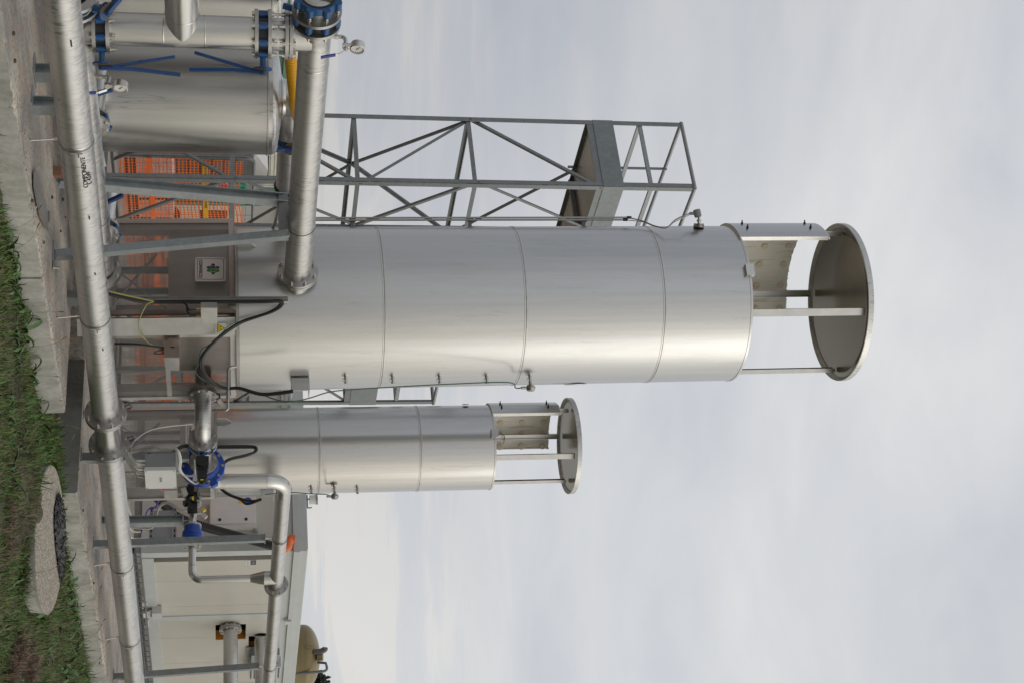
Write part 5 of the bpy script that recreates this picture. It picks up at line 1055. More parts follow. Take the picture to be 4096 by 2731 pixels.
# its supports: galvanised struts with a strap each
def strut(px, pxt, py, Yp, lab, w_=.09, zg=0.0, lean=0.0, cr=None, cc=None):
    top = at(pxt, py, Y=Yp); t = thing('pipe_strut', lab, 'pipe support', (top.x, top.y, zg)); b = V((top.x+lean, top.y, zg))
    part(upost(MB(), b, top, w_, w_*.8, (-1, 0, 0), .006), 'post', M['galvl'], t); part(MB().box(top+Zu*.004, (w_*1.15, w_*1.15, .008)), 'head_plate', M['galvl'], t)
    part(MB().box((b.x, b.y, zg+.005), (w_*1.8, w_*1.8, .01)), 'foot_plate', M['galvl'], t)
    if cr:
        part(MB().cyl(top, (cc.x, cc.y, cc.z-cr), 0.006, n=8).cyl(top+Zu*.008, top+Zu*.022, .012, n=6), 'threaded_rod', M['bolt'], t)
        part(MB().lathe([(cr+.001, -.01), (cr+.0045, -.01), (cr+.0045, .01), (cr+.001, .01)], cc, cc_ax, n=36, sm=False), 'strap_clamp', M['steeldark'], t)
        part(MB().cyl(cc+V((-.01, -cr-.012, -.02)), cc+V((-.01, -cr-.012, .03)), .006, n=6).bar(cc+V((-.012, -cr-.004, .0)), cc+V((.012, -cr-.004, 0)), .02, .01), 'clamp_bolt', M['bolt'], t)
    return t
cc_ax = (1, 0, 0)
x_ = at(1058, 2152, Y=YL).x; strut(533, 1058, 2152, YL, 'galvanised strut under the gas pipe, standing nearer the bend', .07, lean=0.05, cr=rD, cc=V((x_, YL, GZ(x_))))
x_ = at(1034, 2663, Y=YL).x; strut(533, 1034, 2663, YL, 'galvanised strut under the gas pipe, standing at the wall openings', .07, lean=0.16, cr=rD, cc=V((x_, YL, GZ(x_))))
x_ = at(752, 1826, Y=YL).x; strut(500, 752, 1826, YL+.02, 'galvanised strut under the blue flame arrestor', .08)
cc_ax = (0, 1, 0); p = at(730, 2080, X=xr); t = thing('pipe_strut', 'short galvanised strut under the small pipe of the smaller stack', 'pipe support', (xr, p.y, 0)); part(hbeam(MB(), (xr, p.y, 0), (xr, p.y, p.z), .10, .09, (0, 1, 0)), 'post', M['galvl'], t); part(MB().box((xr, p.y, p.z+.004), (.11, .11, .008)), 'head_plate', M['galvl'], t); part(MB().cyl((xr, p.y, p.z), (xr, p.y, zs_-.04), .007, n=8), 'threaded_rod', M['bolt'], t)
# grey terminal box on its rail
t, a_, b_ = facebox('terminal_box', 'grey and white terminal box with a row of pale cables beneath it', 579, 702, 1812, 1866, 1938, 6.66, (M['grey'],), 'junction box')
part(MB().bx((a_.x-.002, a_.y-.035, a_.z-.002), (b_.x+.002, a_.y, b_.z+.002)), 'lid', M['white'], t)
xm = (a_.x+b_.x)/2; part(MB().bx((xm-.04, a_.y-.0365, (a_.z+b_.z)/2-.008), (xm+.04, a_.y-.035, (a_.z+b_.z)/2+.012)), 'label_strip', M['grey'], t)
for sx in (a_.x+.012, b_.x-.012):
    for sz in (a_.z+.012, b_.z-.012): part(MB().cyl((sx, a_.y-.038, sz), (sx, a_.y-.035, sz), .006, n=10), 'screw', M['steeldark'], t)
for sz in (a_.z+.03, b_.z+.006): part(upost(MB(), (a_.x-.0, b_.y+.005, sz), (b_.x, b_.y+.005, sz), .035, .02, (0, 1, 0), .004), 'mounting_rail', M['galvl'], t)
for k in range(6):
    f = (k+.5)/6; g = V((a_.x+.02+(b_.x-a_.x-.04)*f, a_.y+.03+.06*(k % 2), a_.z)); part(MB().cyl(g-Zu*.035, g, .011, n=10), 'cable_gland', M['whitec'], t)
    e = V((g.x-.02+.03*f, 6.97, .36)); cable([g-Zu*.03, g-Zu*.08+V((0, .02, 0)), (g+e)/2+V((.02, .03, -.06)), e, e-Zu*.2], .007, M['whitec'], 'pale cable dropping from the terminal box behind the low pipe', grp='pale cables under the terminal box')
for k in range(2):
    cable([at(512, 1808+k*5, Y=6.95), at(580, 1790+k*6, Y=6.9), at(640, 1780+k*5, Y=6.85), at(690, 1785+k*6, Y=6.8), at(715-k*4, 1805+k*3, Y=6.75), at(724-k*5, 1840, Y=6.72), at(722-k*5, 1875+k*3, Y=6.7), at(738+k*3, 1898+k*6, Y=6.68), at(762+k*18, 1902+k*30, Y=6.66), at(772+k*30, 1898+k*22, Y=6.66)], .0085, M['whitec'], ('upper white cable arching over the terminal box to the black actuator', 'lower white cable arching over the terminal box to the black actuator')[k])
cable([at(548, 1860, D=13.6), at(525, 1815, D=13.6), at(535, 1765, D=13.7), at(600, 1720, D=14.2), at(680, 1704, D=14.8), at(770, 1695, D=15.0)], .005, M['whitec'], 'thin white cable bowing past the smaller stack plate')
for k in range(2):
    cable([at(530, 2105+k*4, X=15.3), at(600, 2108+k*4, X=15.2), at(625, 2080+k*5, X=15.1), at(632, 2030+k*6, X=15.0), at(660, 2007+k*5, X=14.95), at(690, 2015+k*5, X=14.9), at(725, 2038+k*3, X=14.85), at(752, 2030+k*3, X=14.82), at(766, 1985+k*4, X=14.8)], .009, M['whitec'], ('upper white cable snaking to the small black actuator', 'lower white cable snaking to the small black actuator')[k])

# ------------------------------------------------------------------ cream technical building
BX, BY = 20.40, 10.0
b = thing('technical_building', 'low cream panelled technical building with grey-green trim and pipe openings', 'building', (BX, BY, 0))
seam = [at(880, y, Y=BY).x for y in (2240, 2318, 2420, 2463, 2544, 2645, 2731)]
XE = 34.0; xs_ = seam + [26.6, 27.7, 28.8, 30, 32, XE]
o1 = [at(920, 2496, Y=BY).x, at(920, 2556, Y=BY).x, at(862, 2525, Y=BY).z, at(983, 2525, Y=BY).z]
o2 = [at(1050, 2541, Y=BY).x, at(1050, 2598, Y=BY).x, at(994, 2570, Y=BY).z, at(1116, 2570, Y=BY).z]
ZT = 2.12
def wallpiece(x0, x1, z0, z1, nm='panel'): part(MB().bx((x0, BY, z0), (x1, BY+.08, z1)), nm, M['wall'], b)
cuts = sorted(set(xs_ + o1[:2] + o2[:2]))
xa = xs_[0]
for x0, x1 in zip(xs_[:-1], xs_[1:]):
    sub = [x0+.003] + [c for c in cuts if x0+.01 < c < x1-.01] + [x1-.003]
    for p, q in zip(sub[:-1], sub[1:]):
        m_ = (p+q)/2; hs = sorted([(o[2], o[3]) for o in (o1, o2) if o[0] < m_ < o[1]]); z = .1
        for h0, h1 in hs: wallpiece(p, q, z, h0); z = h1
        wallpiece(p, q, z, ZT)
part(MB().bx((BX+.1, BY+.05, .1), (XE, BY+.09, ZT)) if 0 else MB().bx((BX+.08, BY+.40, .1), (XE, BY+.42, ZT)), 'dark_backing', M['dark'], b)  # near-black sheet stands in for the unlit inside behind the openings
for o in (o1, o2):
    part(MB().bx((o[1]-.012, BY+.004, o[2]), (o[1], BY+.16, o[3])), 'foam_edge', M['foam'], b); part(MB().bx((o[0], BY+.081, o[2]), (o[0]+.004, BY+.3, o[3])), 'dark_cheek', M['dark'], b)  # cheek painted near-black for the shade inside the opening
ys = [BY+.1+1.02*i for i in range(7)]
for y0, y1 in zip(ys[:-1], ys[1:]): part(MB().bx((BX, y0+.002, .1), (BX+.08, y1-.002, ZT)), 'side_panel', M['wall'], b)
part(MB().bx((BX-.012, BY-.012, .1), (BX+.14, BY-.0005, ZT)), 'corner_trim', M['trim'], b); part(MB().bx((BX-.012, BY, .1), (BX-.0005, BY+.15, ZT)), 'corner_trim', M['trim'], b)
xt = seam[3]; part(MB().bx((xt-.07, BY-.014, .1), (xt+.09, BY-.0005, ZT)), 'joint_trim', M['trim'], b); xt2 = at(1100, 2731, Y=BY).x-.05; part(MB().bx((xt2, BY-.014, .1), (xt2+.16, BY-.0005, ZT)), 'joint_trim', M['trim'], b)
for (zz0, zz1, pr) in ((2.10, 2.22, .05), (2.22, 2.31, .09), (2.31, 2.41, .06)):
    part(MB().bx((BX-pr, BY-pr, zz0+.001), (XE, BY+.1, zz1)), 'fascia', M['trim'], b); part(MB().bx((BX-pr, BY+.1005, zz0+.001), (BX+.1, BY+6.2, zz1)), 'fascia', M['trim'], b)
part(MB().bx((BX, BY, 2.412), (XE, BY+6.2, 2.43)), 'roof', M['trim'], b)
part(MB().bx((BX+.14, BY-.03, .10), (XE, BY-.001, .27)), 'base_trim', M['trim'], b); part(MB().bx((BX-.03, BY+.15, .10), (BX-.001, BY+6.2, .24)), 'base_trim', M['trim'], b); part(MB().bx((BX, BY, 0), (XE, BY+6.2, .1)), 'plinth', M['concd'], b)
for xx in (BX+.08, xt+.01): part(MB().cyl((xx, BY-.02, ZT-.06), (xx, BY-.011, ZT-.06), .014, n=8), 'screw', M['steel'], b)
# flanged ducts coming out of the openings
def duct(px, py, z_ref, lab, yf, y0, rr_=RP, dn=200, fl=True):
    p = at(px, py, Y=yf); t = thing('outlet_duct', lab, 'pipe', (p.x, BY, p.z-.15), 'silver pipes leaving the wall openings')
    part(wave_pipe(MB(), (p.x, yf-.03, p.z), (p.x, y0, p.z), rr_), 'pipe_section', M['wety'], t); part(MB().cyl((p.x, yf+.03, p.z), (p.x, BY+.38, p.z), rr_, n=28), 'inner_stub', M['steeldark'], t)
    if fl: flange(t, (p.x, yf, p.z), (0, -1, 0), dn, flip=True)
    else: part(MB().lathe([(.02, 0), (.085, .002), (.085, .02), (.02, .022)], (p.x-.02, BY+.05, p.z-.10), (0, -1, 0), n=24), 'inner_flange', M['flange'], t)
duct(922, 2516, 0, 'silver pipe with bolted flange leaving the lower wall opening', 9.93, 5.0)
duct(1045, 2548, 0, 'silver pipe leaving the upper wall opening behind the gas pipe', 9.97, 5.0, RP*.98, 200, False)
# louvre unit beside the upper opening
xl0, xl1 = at(1060, 2603, Y=BY-.1).x, at(1060, 2684, Y=BY-.1).x; zl0, zl1 = at(992, 2640, Y=BY-.1).z, at(1128, 2640, Y=BY-.1).z
t = thing('ventilation_unit', 'grey louvred ventilation unit on a bracket behind the two pipes', 'ventilation unit', (xl0, BY-.1, zl0)); xm = xl0+(xl1-xl0)*.45
part(MB().bx((xl0, BY-.03, zl0-.03), (xm, BY-.016, zl1+.04)).bx((xl0+.02, BY-.16, zl0+.05), (xm-.02, BY-.03, zl1-.05)), 'bracket', M['galvl'], t)
part(MB().bx((xm, BY-.22, zl0+.02), (xl1, BY-.016, zl1-.02)), 'case', M['lgrey'], t)
for k in range(9):
    z = zl0+.05+(zl1-zl0-.10)*k/8; part(MB().bar((xm+.03, BY-.224, z), (xl1-.03, BY-.224, z), .012, (zl1-zl0)/26), 'louvre', M['darkgrey'], t)
p = at(1152, 2466, Y=BY-.02); s_ = MB().bx((p.x-.05, BY-.12, p.z-.05), (p.x+.06, BY-.016, p.z+.05)); solo(s_, 'wall_sensor_box', M['lgrey'], 'small grey box fitting under the eaves beside the middle trim', 'wall fitting')  # small sensor box, gives no light
t, a_, b_ = facebox('wall_junction_box', 'grey junction box low on the cream wall with a bundle of pale cables', 607, 646, 2438, 2452, 2476, BY-.14, (M['lgrey'],), 'junction box', dy=.125)
for k in range(5): cable([V((a_.x+.03+.05*k, a_.y+.06, a_.z)), V((a_.x+.02+.04*k, a_.y+.03, a_.z-.10)), V((a_.x-.15+.04*k, a_.y-.02, a_.z-.20)), V((a_.x-.5, a_.y-.04, .05+.02*k))], .018, M['whitec'], 'pale cable sweeping up into the wall junction box', grp='pale cables at the wall junction box')
t = thing('wall_pipe_cover', 'small pale pipe bracket at the wall foot below the junction box', 'bracket', at(590, 2500, Y=BY-.05)); p = at(590, 2502, Y=BY-.05); part(MB().tube(arc(p+V((-.25, 0, .0)), p, p+V((0, .08, .0)), .04), .03, 12), 'elbow', M['trim'], t)
p0, p1 = at(982, 2246, Y=BY-.003), at(1026, 2246, Y=BY-.003); xw = at(1000, 2238, Y=BY).x; xw2 = at(1000, 2256, Y=BY).x
t = thing('data_plate', 'small printed black and white data plate on the cream wall near the corner', 'sign', (xw, BY-.004, p0.z))
part(MB().bx((xw, BY-.006, p0.z), (xw2, BY-.001, p1.z)), 'plate', M['white'], t)
zz = p0.z; hh = p1.z-p0.z; ww = xw2-xw; s = MB()
for (a0, c0, a1, c1) in ((0.03, .45, .30, .97), (.36, .45, .62, .70), (.36, .74, .62, .97), (.68, .45, .97, .97)): s.bx((xw+ww*a0, BY-.0075, zz+hh*c0), (xw+ww*a1, BY-.0062, zz+hh*c1))
part(s, 'printed_blocks', M['inkb'], t); part(MB().bx((xw+ww*.1, BY-.0075, zz+hh*.2), (xw+ww*.9, BY-.0062, zz+hh*.24)), 'printed_line', M['inkb'], t)
# perforated cable tray along the wall foot
t = thing('cable_tray', 'dark perforated cable tray running low along the cream wall', 'cable tray', (21, 9.45, .1))
q0, q1 = 19.2, 24.5
for z in (.055, .15): part(MB().bx((q0, 9.40, z), (q1, 9.412, z+.02)), 'side_rail', M['galvd'], t)
part(MB().bx((q0, 9.40, .035), (q1, 9.62, .045)), 'tray_floor', M['galvd'], t)
for k in range(26): part(MB().bx((q0+.1+k*.2, 9.40, .075), (q0+.115+k*.2, 9.411, .15)), 'upright', M['galvd'], t)
for k in range(4): cable([V((q0, 9.45+.04*k, .07)), V((21, 9.46+.04*k, .08)), V((q1, 9.45+.04*k, .07))], .016, M['black'], 'dark cable lying in the perforated tray', grp='cables in the tray')
# cabinet and boxes in front of the building's shaded side
XW = BX-.20; yc0, yc1 = at(930, 2096, X=XW).y, at(930, 1984, X=XW).y; zc0, zc1 = at(838, 2040, X=XW).z, at(1025, 2040, X=XW).z
t = thing('electrical_cabinet', 'pale grey electrical cabinet on the shaded end wall, with a round blue notice', 'cabinet', (XW, yc0, zc0))
part(MB().bx((XW, yc0, zc0), (BX-.004, yc1, zc1)), 'case', M['cab'], t); part(MB().bx((XW-.02, yc0+.012, zc0+.012), (XW-.001, yc1-.012, zc1-.012)), 'door', M['cab'], t)
for f in (.22, .78): z = zc0+(zc1-zc0)*f; part(MB().cyl((XW-.03, yc0+.07, z), (XW-.02, yc0+.07, z), .022, n=16), 'lock', M['ink'], t)
yb, zb = at(991, 2000, X=XW-.021).y, at(991, 2000, X=XW-.021).z; part(MB().cyl((XW-.023, yb, zb), (XW-.0205, yb, zb), .052, n=28), 'blue_notice', M['blueb'], t)
part(MB().bar((XW-.025, yb+.02, zb-.02), (XW-.025, yb-.02, zb+.02), .004, .016), 'notice_symbol', M['white'], t)
yb2, zb2 = at(966, 2003, X=XW-.021).y, at(966, 2003, X=XW-.021).z; part(MB().bx((XW-.0235, yb2-.035, zb2-.04), (XW-.0205, yb2+.035, zb2+.01)), 'yellow_notice', M['tape'], t)
part(MB().bx((BX-.06, yc0-.05, zc1-.02), (BX-.02, yc0, zc1+.02)), 'fixing_lug', M['galvl'], t)
XB = 18.6; y0_, y1_ = at(650, 2150, X=XB).y, at(650, 2030, X=XB).y; z0_, z1_ = at(598, 2090, X=XB).z, at(706, 2090, X=XB).z
t = thing('rail_box', 'flat dark grey box held between two slotted steel rails', 'junction box', (XB, y0_, z0_)); part(MB().bx((XB+.03, y0_+.015, z0_+.05), (XB+.20, y1_-.02, z1_-.05)), 'case', M['grey'], t); part(MB().bx((XB+.02, y0_-.01, z0_+.06), (XB+.2, y0_+.014, z1_-.06)), 'lid', M['white'], t)
for z in (z0_, z1_-.045):
    rl = part(MB().bx((XB, y0_-.02, z), (XB+.012, y1_+.02, z+.045)), 'slotted_rail', M['galv'], t)
    for k in range(6): yq = y0_+.03+(y1_-y0_-.06)*k/5; part(MB().bx((XB-.002, yq-.018, z+.014), (XB+.001, yq+.018, z+.031)), 'slot', M['dark'], rl)
for k in range(4): cable([V((XB+.1, y0_+.06+.10*k, z0_+.05)), V((XB+.08, y0_+.05+.10*k, z0_-.03)), V((XB+.02, y0_+.02+.1*k, .08)), V((XB-.4, y0_+.1*k, .02))], .013, M['whitec'], 'pale cable hanging from the flat rail box', grp='pale cables under the rail box')
for k in range(2): cable([at(565, 2125+5*k, X=18.4), at(590, 2040, X=18.4), at(625, 2020+8*k, X=18.4), at(640, 1960, X=18.5)], .008, M['sleeve'], ('blue cable rising past the flat rail box, left one', 'blue cable rising past the flat rail box, right one')[k])
hose([at(570, 1925, X=19.6), at(610, 1972, X=19.7), at(650, 2010, X=19.8), at(705, 2062, X=19.95), at(800, 2100, X=20.05), at(900, 2128, X=20.15), at(1000, 2157, X=20.2), at(1095, 2183, X=20.2), at(1118, 2190, X=20.2)], .062, 'corrugated_hose', 'thick black corrugated hose climbing the shaded end wall', M['black'], .028)
hp = [at(1090, 2182, X=20.22), at(1135, 2189, X=20.22), at(1150, 2186, X=20.22), at(1156, 2166, X=20.22), at(1166, 2154, X=20.22), at(1180, 2154, X=20.22)]
solo(MB().tube(spline(hp, 8), .062, 16), 'drain_bend', M['orangep'], 'orange plastic drain bend under the eaves at the building corner', 'pipe')
t = thing('roof_lamp', 'small pale signal lamp on a bracket above the building roof', 'lamp', at(1222, 1992, X=21)); p = at(1222, 1992, X=21)
part(MB().cyl(at(1218, 1996, X=21), at(1240, 1994, X=21), .012, n=8).cyl(at(1228, 1978, X=21), at(1230, 2030, X=21), .010, n=8).cyl(at(1230, 2030, X=21), at(1248, 2028, X=21), .01, n=8), 'bracket', M['galvd'], t)
part(MB().cyl(at(1238, 1997, X=21), at(1268, 1996, X=21), .07, n=20), 'lamp_glass', M['whitec'], t); part(MB().cyl(at(1262, 1996.5, X=21), at(1270, 1996, X=21), .075, n=20), 'lamp_cap', M['galv'], t)
# ------------------------------------------------------------------ fence with orange net, and what stands behind it
FY = 12.5
def wirepanel(x0, x1, lab):
    t = thing('site_fence', lab, 'fence', (x0, FY, 0)); z0, z1, r_ = .06, 1.605, .021
    part(MB().tube(arc((x0, FY, 0), (x0, FY, z1), ((x0+x1)/2, FY, z1), .09) + arc(((x0+x1)/2, FY, z1), (x1, FY, z1), (x1, FY, 0), .09)[1:], r_, 12), 'tube_frame', M['galv'], t)
    part(MB().cyl((x0, FY, z0+.05), (x1, FY, z0+.05), r_*.8, n=10), 'bottom_tube', M['galv'], t)
    s = MB(); k = x0+.1
    while k < x1-.05: s.bar((k, FY-.012, z0), (k, FY-.012, z1), .0035, .0035); k += .20
    z = z0+.12
    while z < z1: s.bar((x0, FY-.015, z), (x1, FY-.015, z), .0045, .0045, (0, 1, 0)); z += .095
    part(s, 'wire_mesh', M['galvd'], t, kind='stuff')
    return t
fx = [11.9, at(700, 622, Y=FY).x+.0, 17.6, 20.5]
for i, (a_, c_) in enumerate(zip(fx[:-1], fx[1:])): wirepanel(a_+.03, c_-.03, ('galvanised wire fence panel behind the silver tanks', 'galvanised wire fence panel behind the tall service tower', 'galvanised wire fence panel farthest right, behind the stacks')[i])
def net(x0, x1, z0, z1, lab, yo, seed):
    s = MB(); g = np.random.default_rng(seed); ph = g.random(4)*6
    f = lambda x, z: V((x, FY+yo+.018*math.sin(2.1*x+ph[0]+z)+.012*math.sin(7*x+ph[1])*math.sin(3*z), z - (.035*math.sin(1.3*x+ph[2])+.015*math.sin(5*x+ph[3]))*(z/1.5)))
    p = .0465; w_ = .0068; nx_ = int((x1-x0)/.16); z = z0; rowi = 0
    while z <= z1:
        pts = [f(x0+(x1-x0)*i/nx_, z) for i in range(nx_+1)]; s.add([q-Zu*w_ for q in pts]+[q+Zu*w_ for q in pts], [(i, i+1, nx_+2+i, nx_+1+i) for i in range(nx_)]); z += p
    x = x0; nz_ = 9
    while x <= x1:
        pts = [f(x, z0+(z1-z0)*i/nz_) for i in range(nz_+1)]; s.add([q-V((w_*.8, -.002, 0)) for q in pts]+[q+V((w_*.8, .002, 0)) for q in pts], [(i, nz_+1+i, nz_+2+i, i+1) for i in range(nz_)]); x += p
    return solo(s, 'barrier_net', M['orange'], lab, 'safety net')
net(fx[0]+.1, fx[1]-.2, .02, 1.50, 'orange plastic safety net on the fence behind the tanks', -.03, 3)
net(fx[1]+.03, fx[2]+.05, .02, 1.50, 'orange plastic safety net on the fence behind the tall service tower', -.03, 1)
net(fx[2]-.05, fx[3]-.05, .02, 1.46, 'orange plastic safety net on the fence between the two stacks', -.03, 2)
for (x0, x1) in ((fx[1], fx[3]),):
    nn_ = 60; s = MB(); A = []; B = []
    for i in range(nn_+1):
        x = x0+(x1-x0)*i/nn_; q = V((x, FY-.055+.012*math.sin(3*x), .37+.03*math.sin(2*x)+.012*math.sin(9*x))); A.append(q-Zu*.03); B.append(q+Zu*.035)
    s.add(A+B, [(i, i+1, nn_+2+i, nn_+1+i) for i in range(nn_)]); solo(s, 'net_fold', M['orange'], 'solid orange fold running along the safety net', 'safety net')
ztp = at(822, 750, Y=FY-.06).z
t = thing('warning_tape', 'yellow warning tape with black lettering stretched along the orange net', 'tape', (fx[1], FY-.07, ztp)); s = MB()
part(MB().bx((fx[1]+.1, FY-.074, ztp-.032), (fx[3]-.1, FY-.072, ztp+.032)), 'tape_band', M['tape'], t)
xx = fx[1]+.34
for k in range(5):
    handtext('LAVORI IN CORSO', .058, V((xx, FY-.0755, ztp)), (1, 0, 0), Zu, M['ink'], t, 'tape_lettering', .0003, 0)
    handtext('MAURER', .042, V((xx+.50, FY-.0755, ztp)), (1, 0, 0), Zu, M['ink'], t, 'tape_lettering', .0003, 0); xx += 1.02
G = lambda px, py, Yp: at(px, py, Y=Yp)
# stored things behind the net
t = thing('wrapped_pallet', 'pallet of goods in whitish stretch wrap behind the orange net', 'pallet', G(440, 760, 13.2)); x0, x1 = G(500, 610, 13.2).x, G(500, 930, 13.2).x
part(MB().bx((x0, 13.2, .14), (x1, 14.1, .58)), 'wrapped_load', M['wrap'], t)
for k in range(3): part(MB().bx((x0+(x1-x0)*(.3+.25*k), 13.19, .16), (x0+(x1-x0)*(.32+.25*k), 13.2, .56)), 'wrap_fold', M['bark'], t)
for k in range(4): part(MB().bx((x0, 13.2+.28*k, 0), (x1, 13.3+.28*k, .12)), 'pallet_board', M['bark'], t)
x0, x1, x2, x3 = G(800, 560, 14.6).x, G(800, 712, 14.6).x, G(800, 822, 14.6).x, G(800, 905, 14.6).x; zt_ = G(985, 700, 14.6).z
t = thing('skip_container', 'teal green metal container with a white edge stripe behind the net', 'container', (x1, 14.6, 0)); part(MB().bx((x1+.02, 14.6, .42), (x2, 16, zt_)), 'side', M['teal'], t); part(MB().bx((x1+.02, 14.59, .36), (x2, 16, .42)), 'white_stripe', M['white'], t)
for k in range(5): part(MB().bx((x1+.1+(x2-x1-.2)*k/4, 14.57, .45), (x1+.14+(x2-x1-.2)*k/4, 14.6, zt_-.02)), 'rib', M['teal'], t)
xq = G(880, 745, 14.55).x; part(MB().bx((xq-.18, 14.555, G(860, 745, 14.55).z), (xq+.32, 14.568, G(912, 745, 14.55).z)), 'notice', M['white'], t); part(MB().cyl((xq+.0, 14.553, G(892, 745, 14.55).z), (xq, 14.555, G(892, 745, 14.55).z), .07, n=16), 'notice_emblem', paint('magenta_print', (.5, .01, .12)), t)
t = thing('dark_container', 'dark grey slatted container behind the net beside the teal one', 'container', (x0, 14.6, 0)); part(MB().bx((x0, 14.6, .30), (x1-.02, 16, zt_+.1)), 'side', M['darkgrey'], t)
for k in range(7): z = .4+k*.17; part(MB().bx((x0, 14.58, z), (x1-.02, 14.6, z+.02)), 'slat', M['dark'], t)
t = thing('white_van', 'white vehicle body partly hidden by the net right of the teal container', 'van', (x2+.05, 14.9, 0)); X4 = x2+2.6; part(MB().bx((x2+.05, 14.9, .35), (X4, 16.4, 1.5)), 'body', M['cream'], t); part(MB().bx((x2+.5, 14.88, .9), (X4-.5, 14.9, 1.3)), 'window', M['film'], t)
for xx in (x2+.6, X4-.6): part(MB().cyl((xx, 14.86, .3), (xx, 15.1, .3), .3, n=24), 'wheel', M['black'], t)
t = thing('rubble_bag', 'grey and orange builders bags stacked by the fence between the stacks', 'bag', G(440, 1560, 13.4)); x0 = G(500, 1450, 13.4).x; part(MB().bx((x0, 13.4, 0), (x0+1.4, 14.2, .5)), 'bag_body', M['wrap'], t); part(MB().bx((x0+1.5, 13.5, 0), (x0+2.6, 14.2, .8)), 'bag_body', M['darkgrey'], t)
# green site cabin
CYb = 18.0; t = thing('site_cabin', 'green prefabricated cabin with a white-framed window behind the tanks', 'cabin', (G(900, 780, CYb).x, CYb, 0)); xl, xr_ = G(1100, 215, CYb).x, G(1100, 776, CYb).x; zf0, zf1 = G(1113, 700, CYb).z, G(1143, 700, CYb).z
part(MB().bx((xl, CYb, 0), (xr_, CYb+4, zf0)), 'wall', M['green'], t); part(MB().bx((xl-.03, CYb-.05, zf0), (xr_+.03, CYb+4.05, zf1)), 'roof_edge', M['green'], t); part(MB().bx((xl, CYb, zf1), (xr_, CYb+4, zf1+.03)), 'roof', M['white'], t)
wx0, wx1, wz0, wz1 = G(1070, 560, CYb-.05).x, G(1070, 752, CYb-.05).x, G(1015, 700, CYb-.05).z, G(1113, 700, CYb-.05).z-.01
w1 = part(MB().bx((wx0, CYb-.04, wz0), (wx1, CYb-.001, wz1)), 'window', M['cream'], t)
ix0, ix1 = G(1060, 626, CYb-.06).x, G(1060, 732, CYb-.06).x
part(MB().bx((ix0, CYb-.045, wz0+.06), (ix1, CYb-.0405, wz1-.16)), 'pane', M['film'], w1)
for q in (.03, .10): 
    s = MB(); s.bx((ix0-q-.02, CYb-.055, wz1-.16+q), (ix1+q+.02, CYb-.041, wz1-.145+q)).bx((ix1+q, CYb-.055, wz0), (ix1+q+.015, CYb-.041, wz1-.16+q)); part(s, 'frame_moulding', M['cream'], w1)
sx = G(1130, 620, CYb-.06).x; zs0 = G(1128, 620, CYb-.06).z
pz = part(MB().bx((sx-.35, CYb-.062, zs0-.05), (sx+.42, CYb-.051, zs0+.05)), 'name_board', M['lgrey'], t); handtext('NORDICASA', .075, V((sx+.05, CYb-.064, zs0+.012)), (1, 0, 0), Zu, M['inkb'], t, 'name_lettering', .0004, 0); handtext('LINE 200', .035, V((sx+.05, CYb-.064, zs0-.033)), (1, 0, 0), Zu, M['inkb'], t, 'name_lettering', .0004, 0)
x0 = G(1040, 600, 16.9).x; t = thing('white_car', 'white car roofline glimpsed between the nearer tank and the tower', 'car', (x0, 16.9, 0)); p0 = G(1000, 618, 16.9); p1 = G(1000, 790, 16.9)
part(MB().prism([(p0.x, 16.9, .5), (p1.x+.1, 16.9, .5), (p1.x, 16.9, p0.z+.02), (p1.x-.4, 16.9, p0.z+.28), (p0.x+.4, 16.9, p0.z+.30), (p0.x, 16.9, p0.z+.1)], (0, .9, 0)), 'body', M['white'], t)
for xx in (p0.x+.5, p1.x-.4): part(MB().cyl((xx, 16.85, .33), (xx, 17.05, .33), .33, n=22), 'wheel', M['black'], t)
# red and grey notice and the pale shed behind the smaller stack
t = thing('pale_shed', 'pale shed wall with grey fascia glimpsed between the two stacks', 'shed', G(900, 1620, 19.5)); xl = G(1000, 1590, 19.5).x; zt_ = G(1092, 1620, 19.5).z
part(MB().bx((xl, 19.5, 0), (xl+5, 22, zt_-.25)), 'wall', M['wall'], t); part(MB().bx((xl-.05, 19.45, zt_-.25), (xl+5, 22, zt_)), 'fascia', M['trim'], t)
t = thing('red_notice', 'red notice board with white lettering on the pale shed wall', 'sign', G(1000, 1625, 19.4)); p = G(1016, 1628, 19.4); part(MB().bx((p.x-.4, 19.44, p.z-.09), (p.x+.6, 19.448, p.z+.09)), 'board', M['red'], t); part(MB().bx((p.x-.1, 19.436, p.z-.05), (p.x-.05, 19.439, p.z+.05)).bx((p.x+.05, 19.436, p.z-.05), (p.x+.2, 19.439, p.z+.0)), 'white_print', M['white'], t)
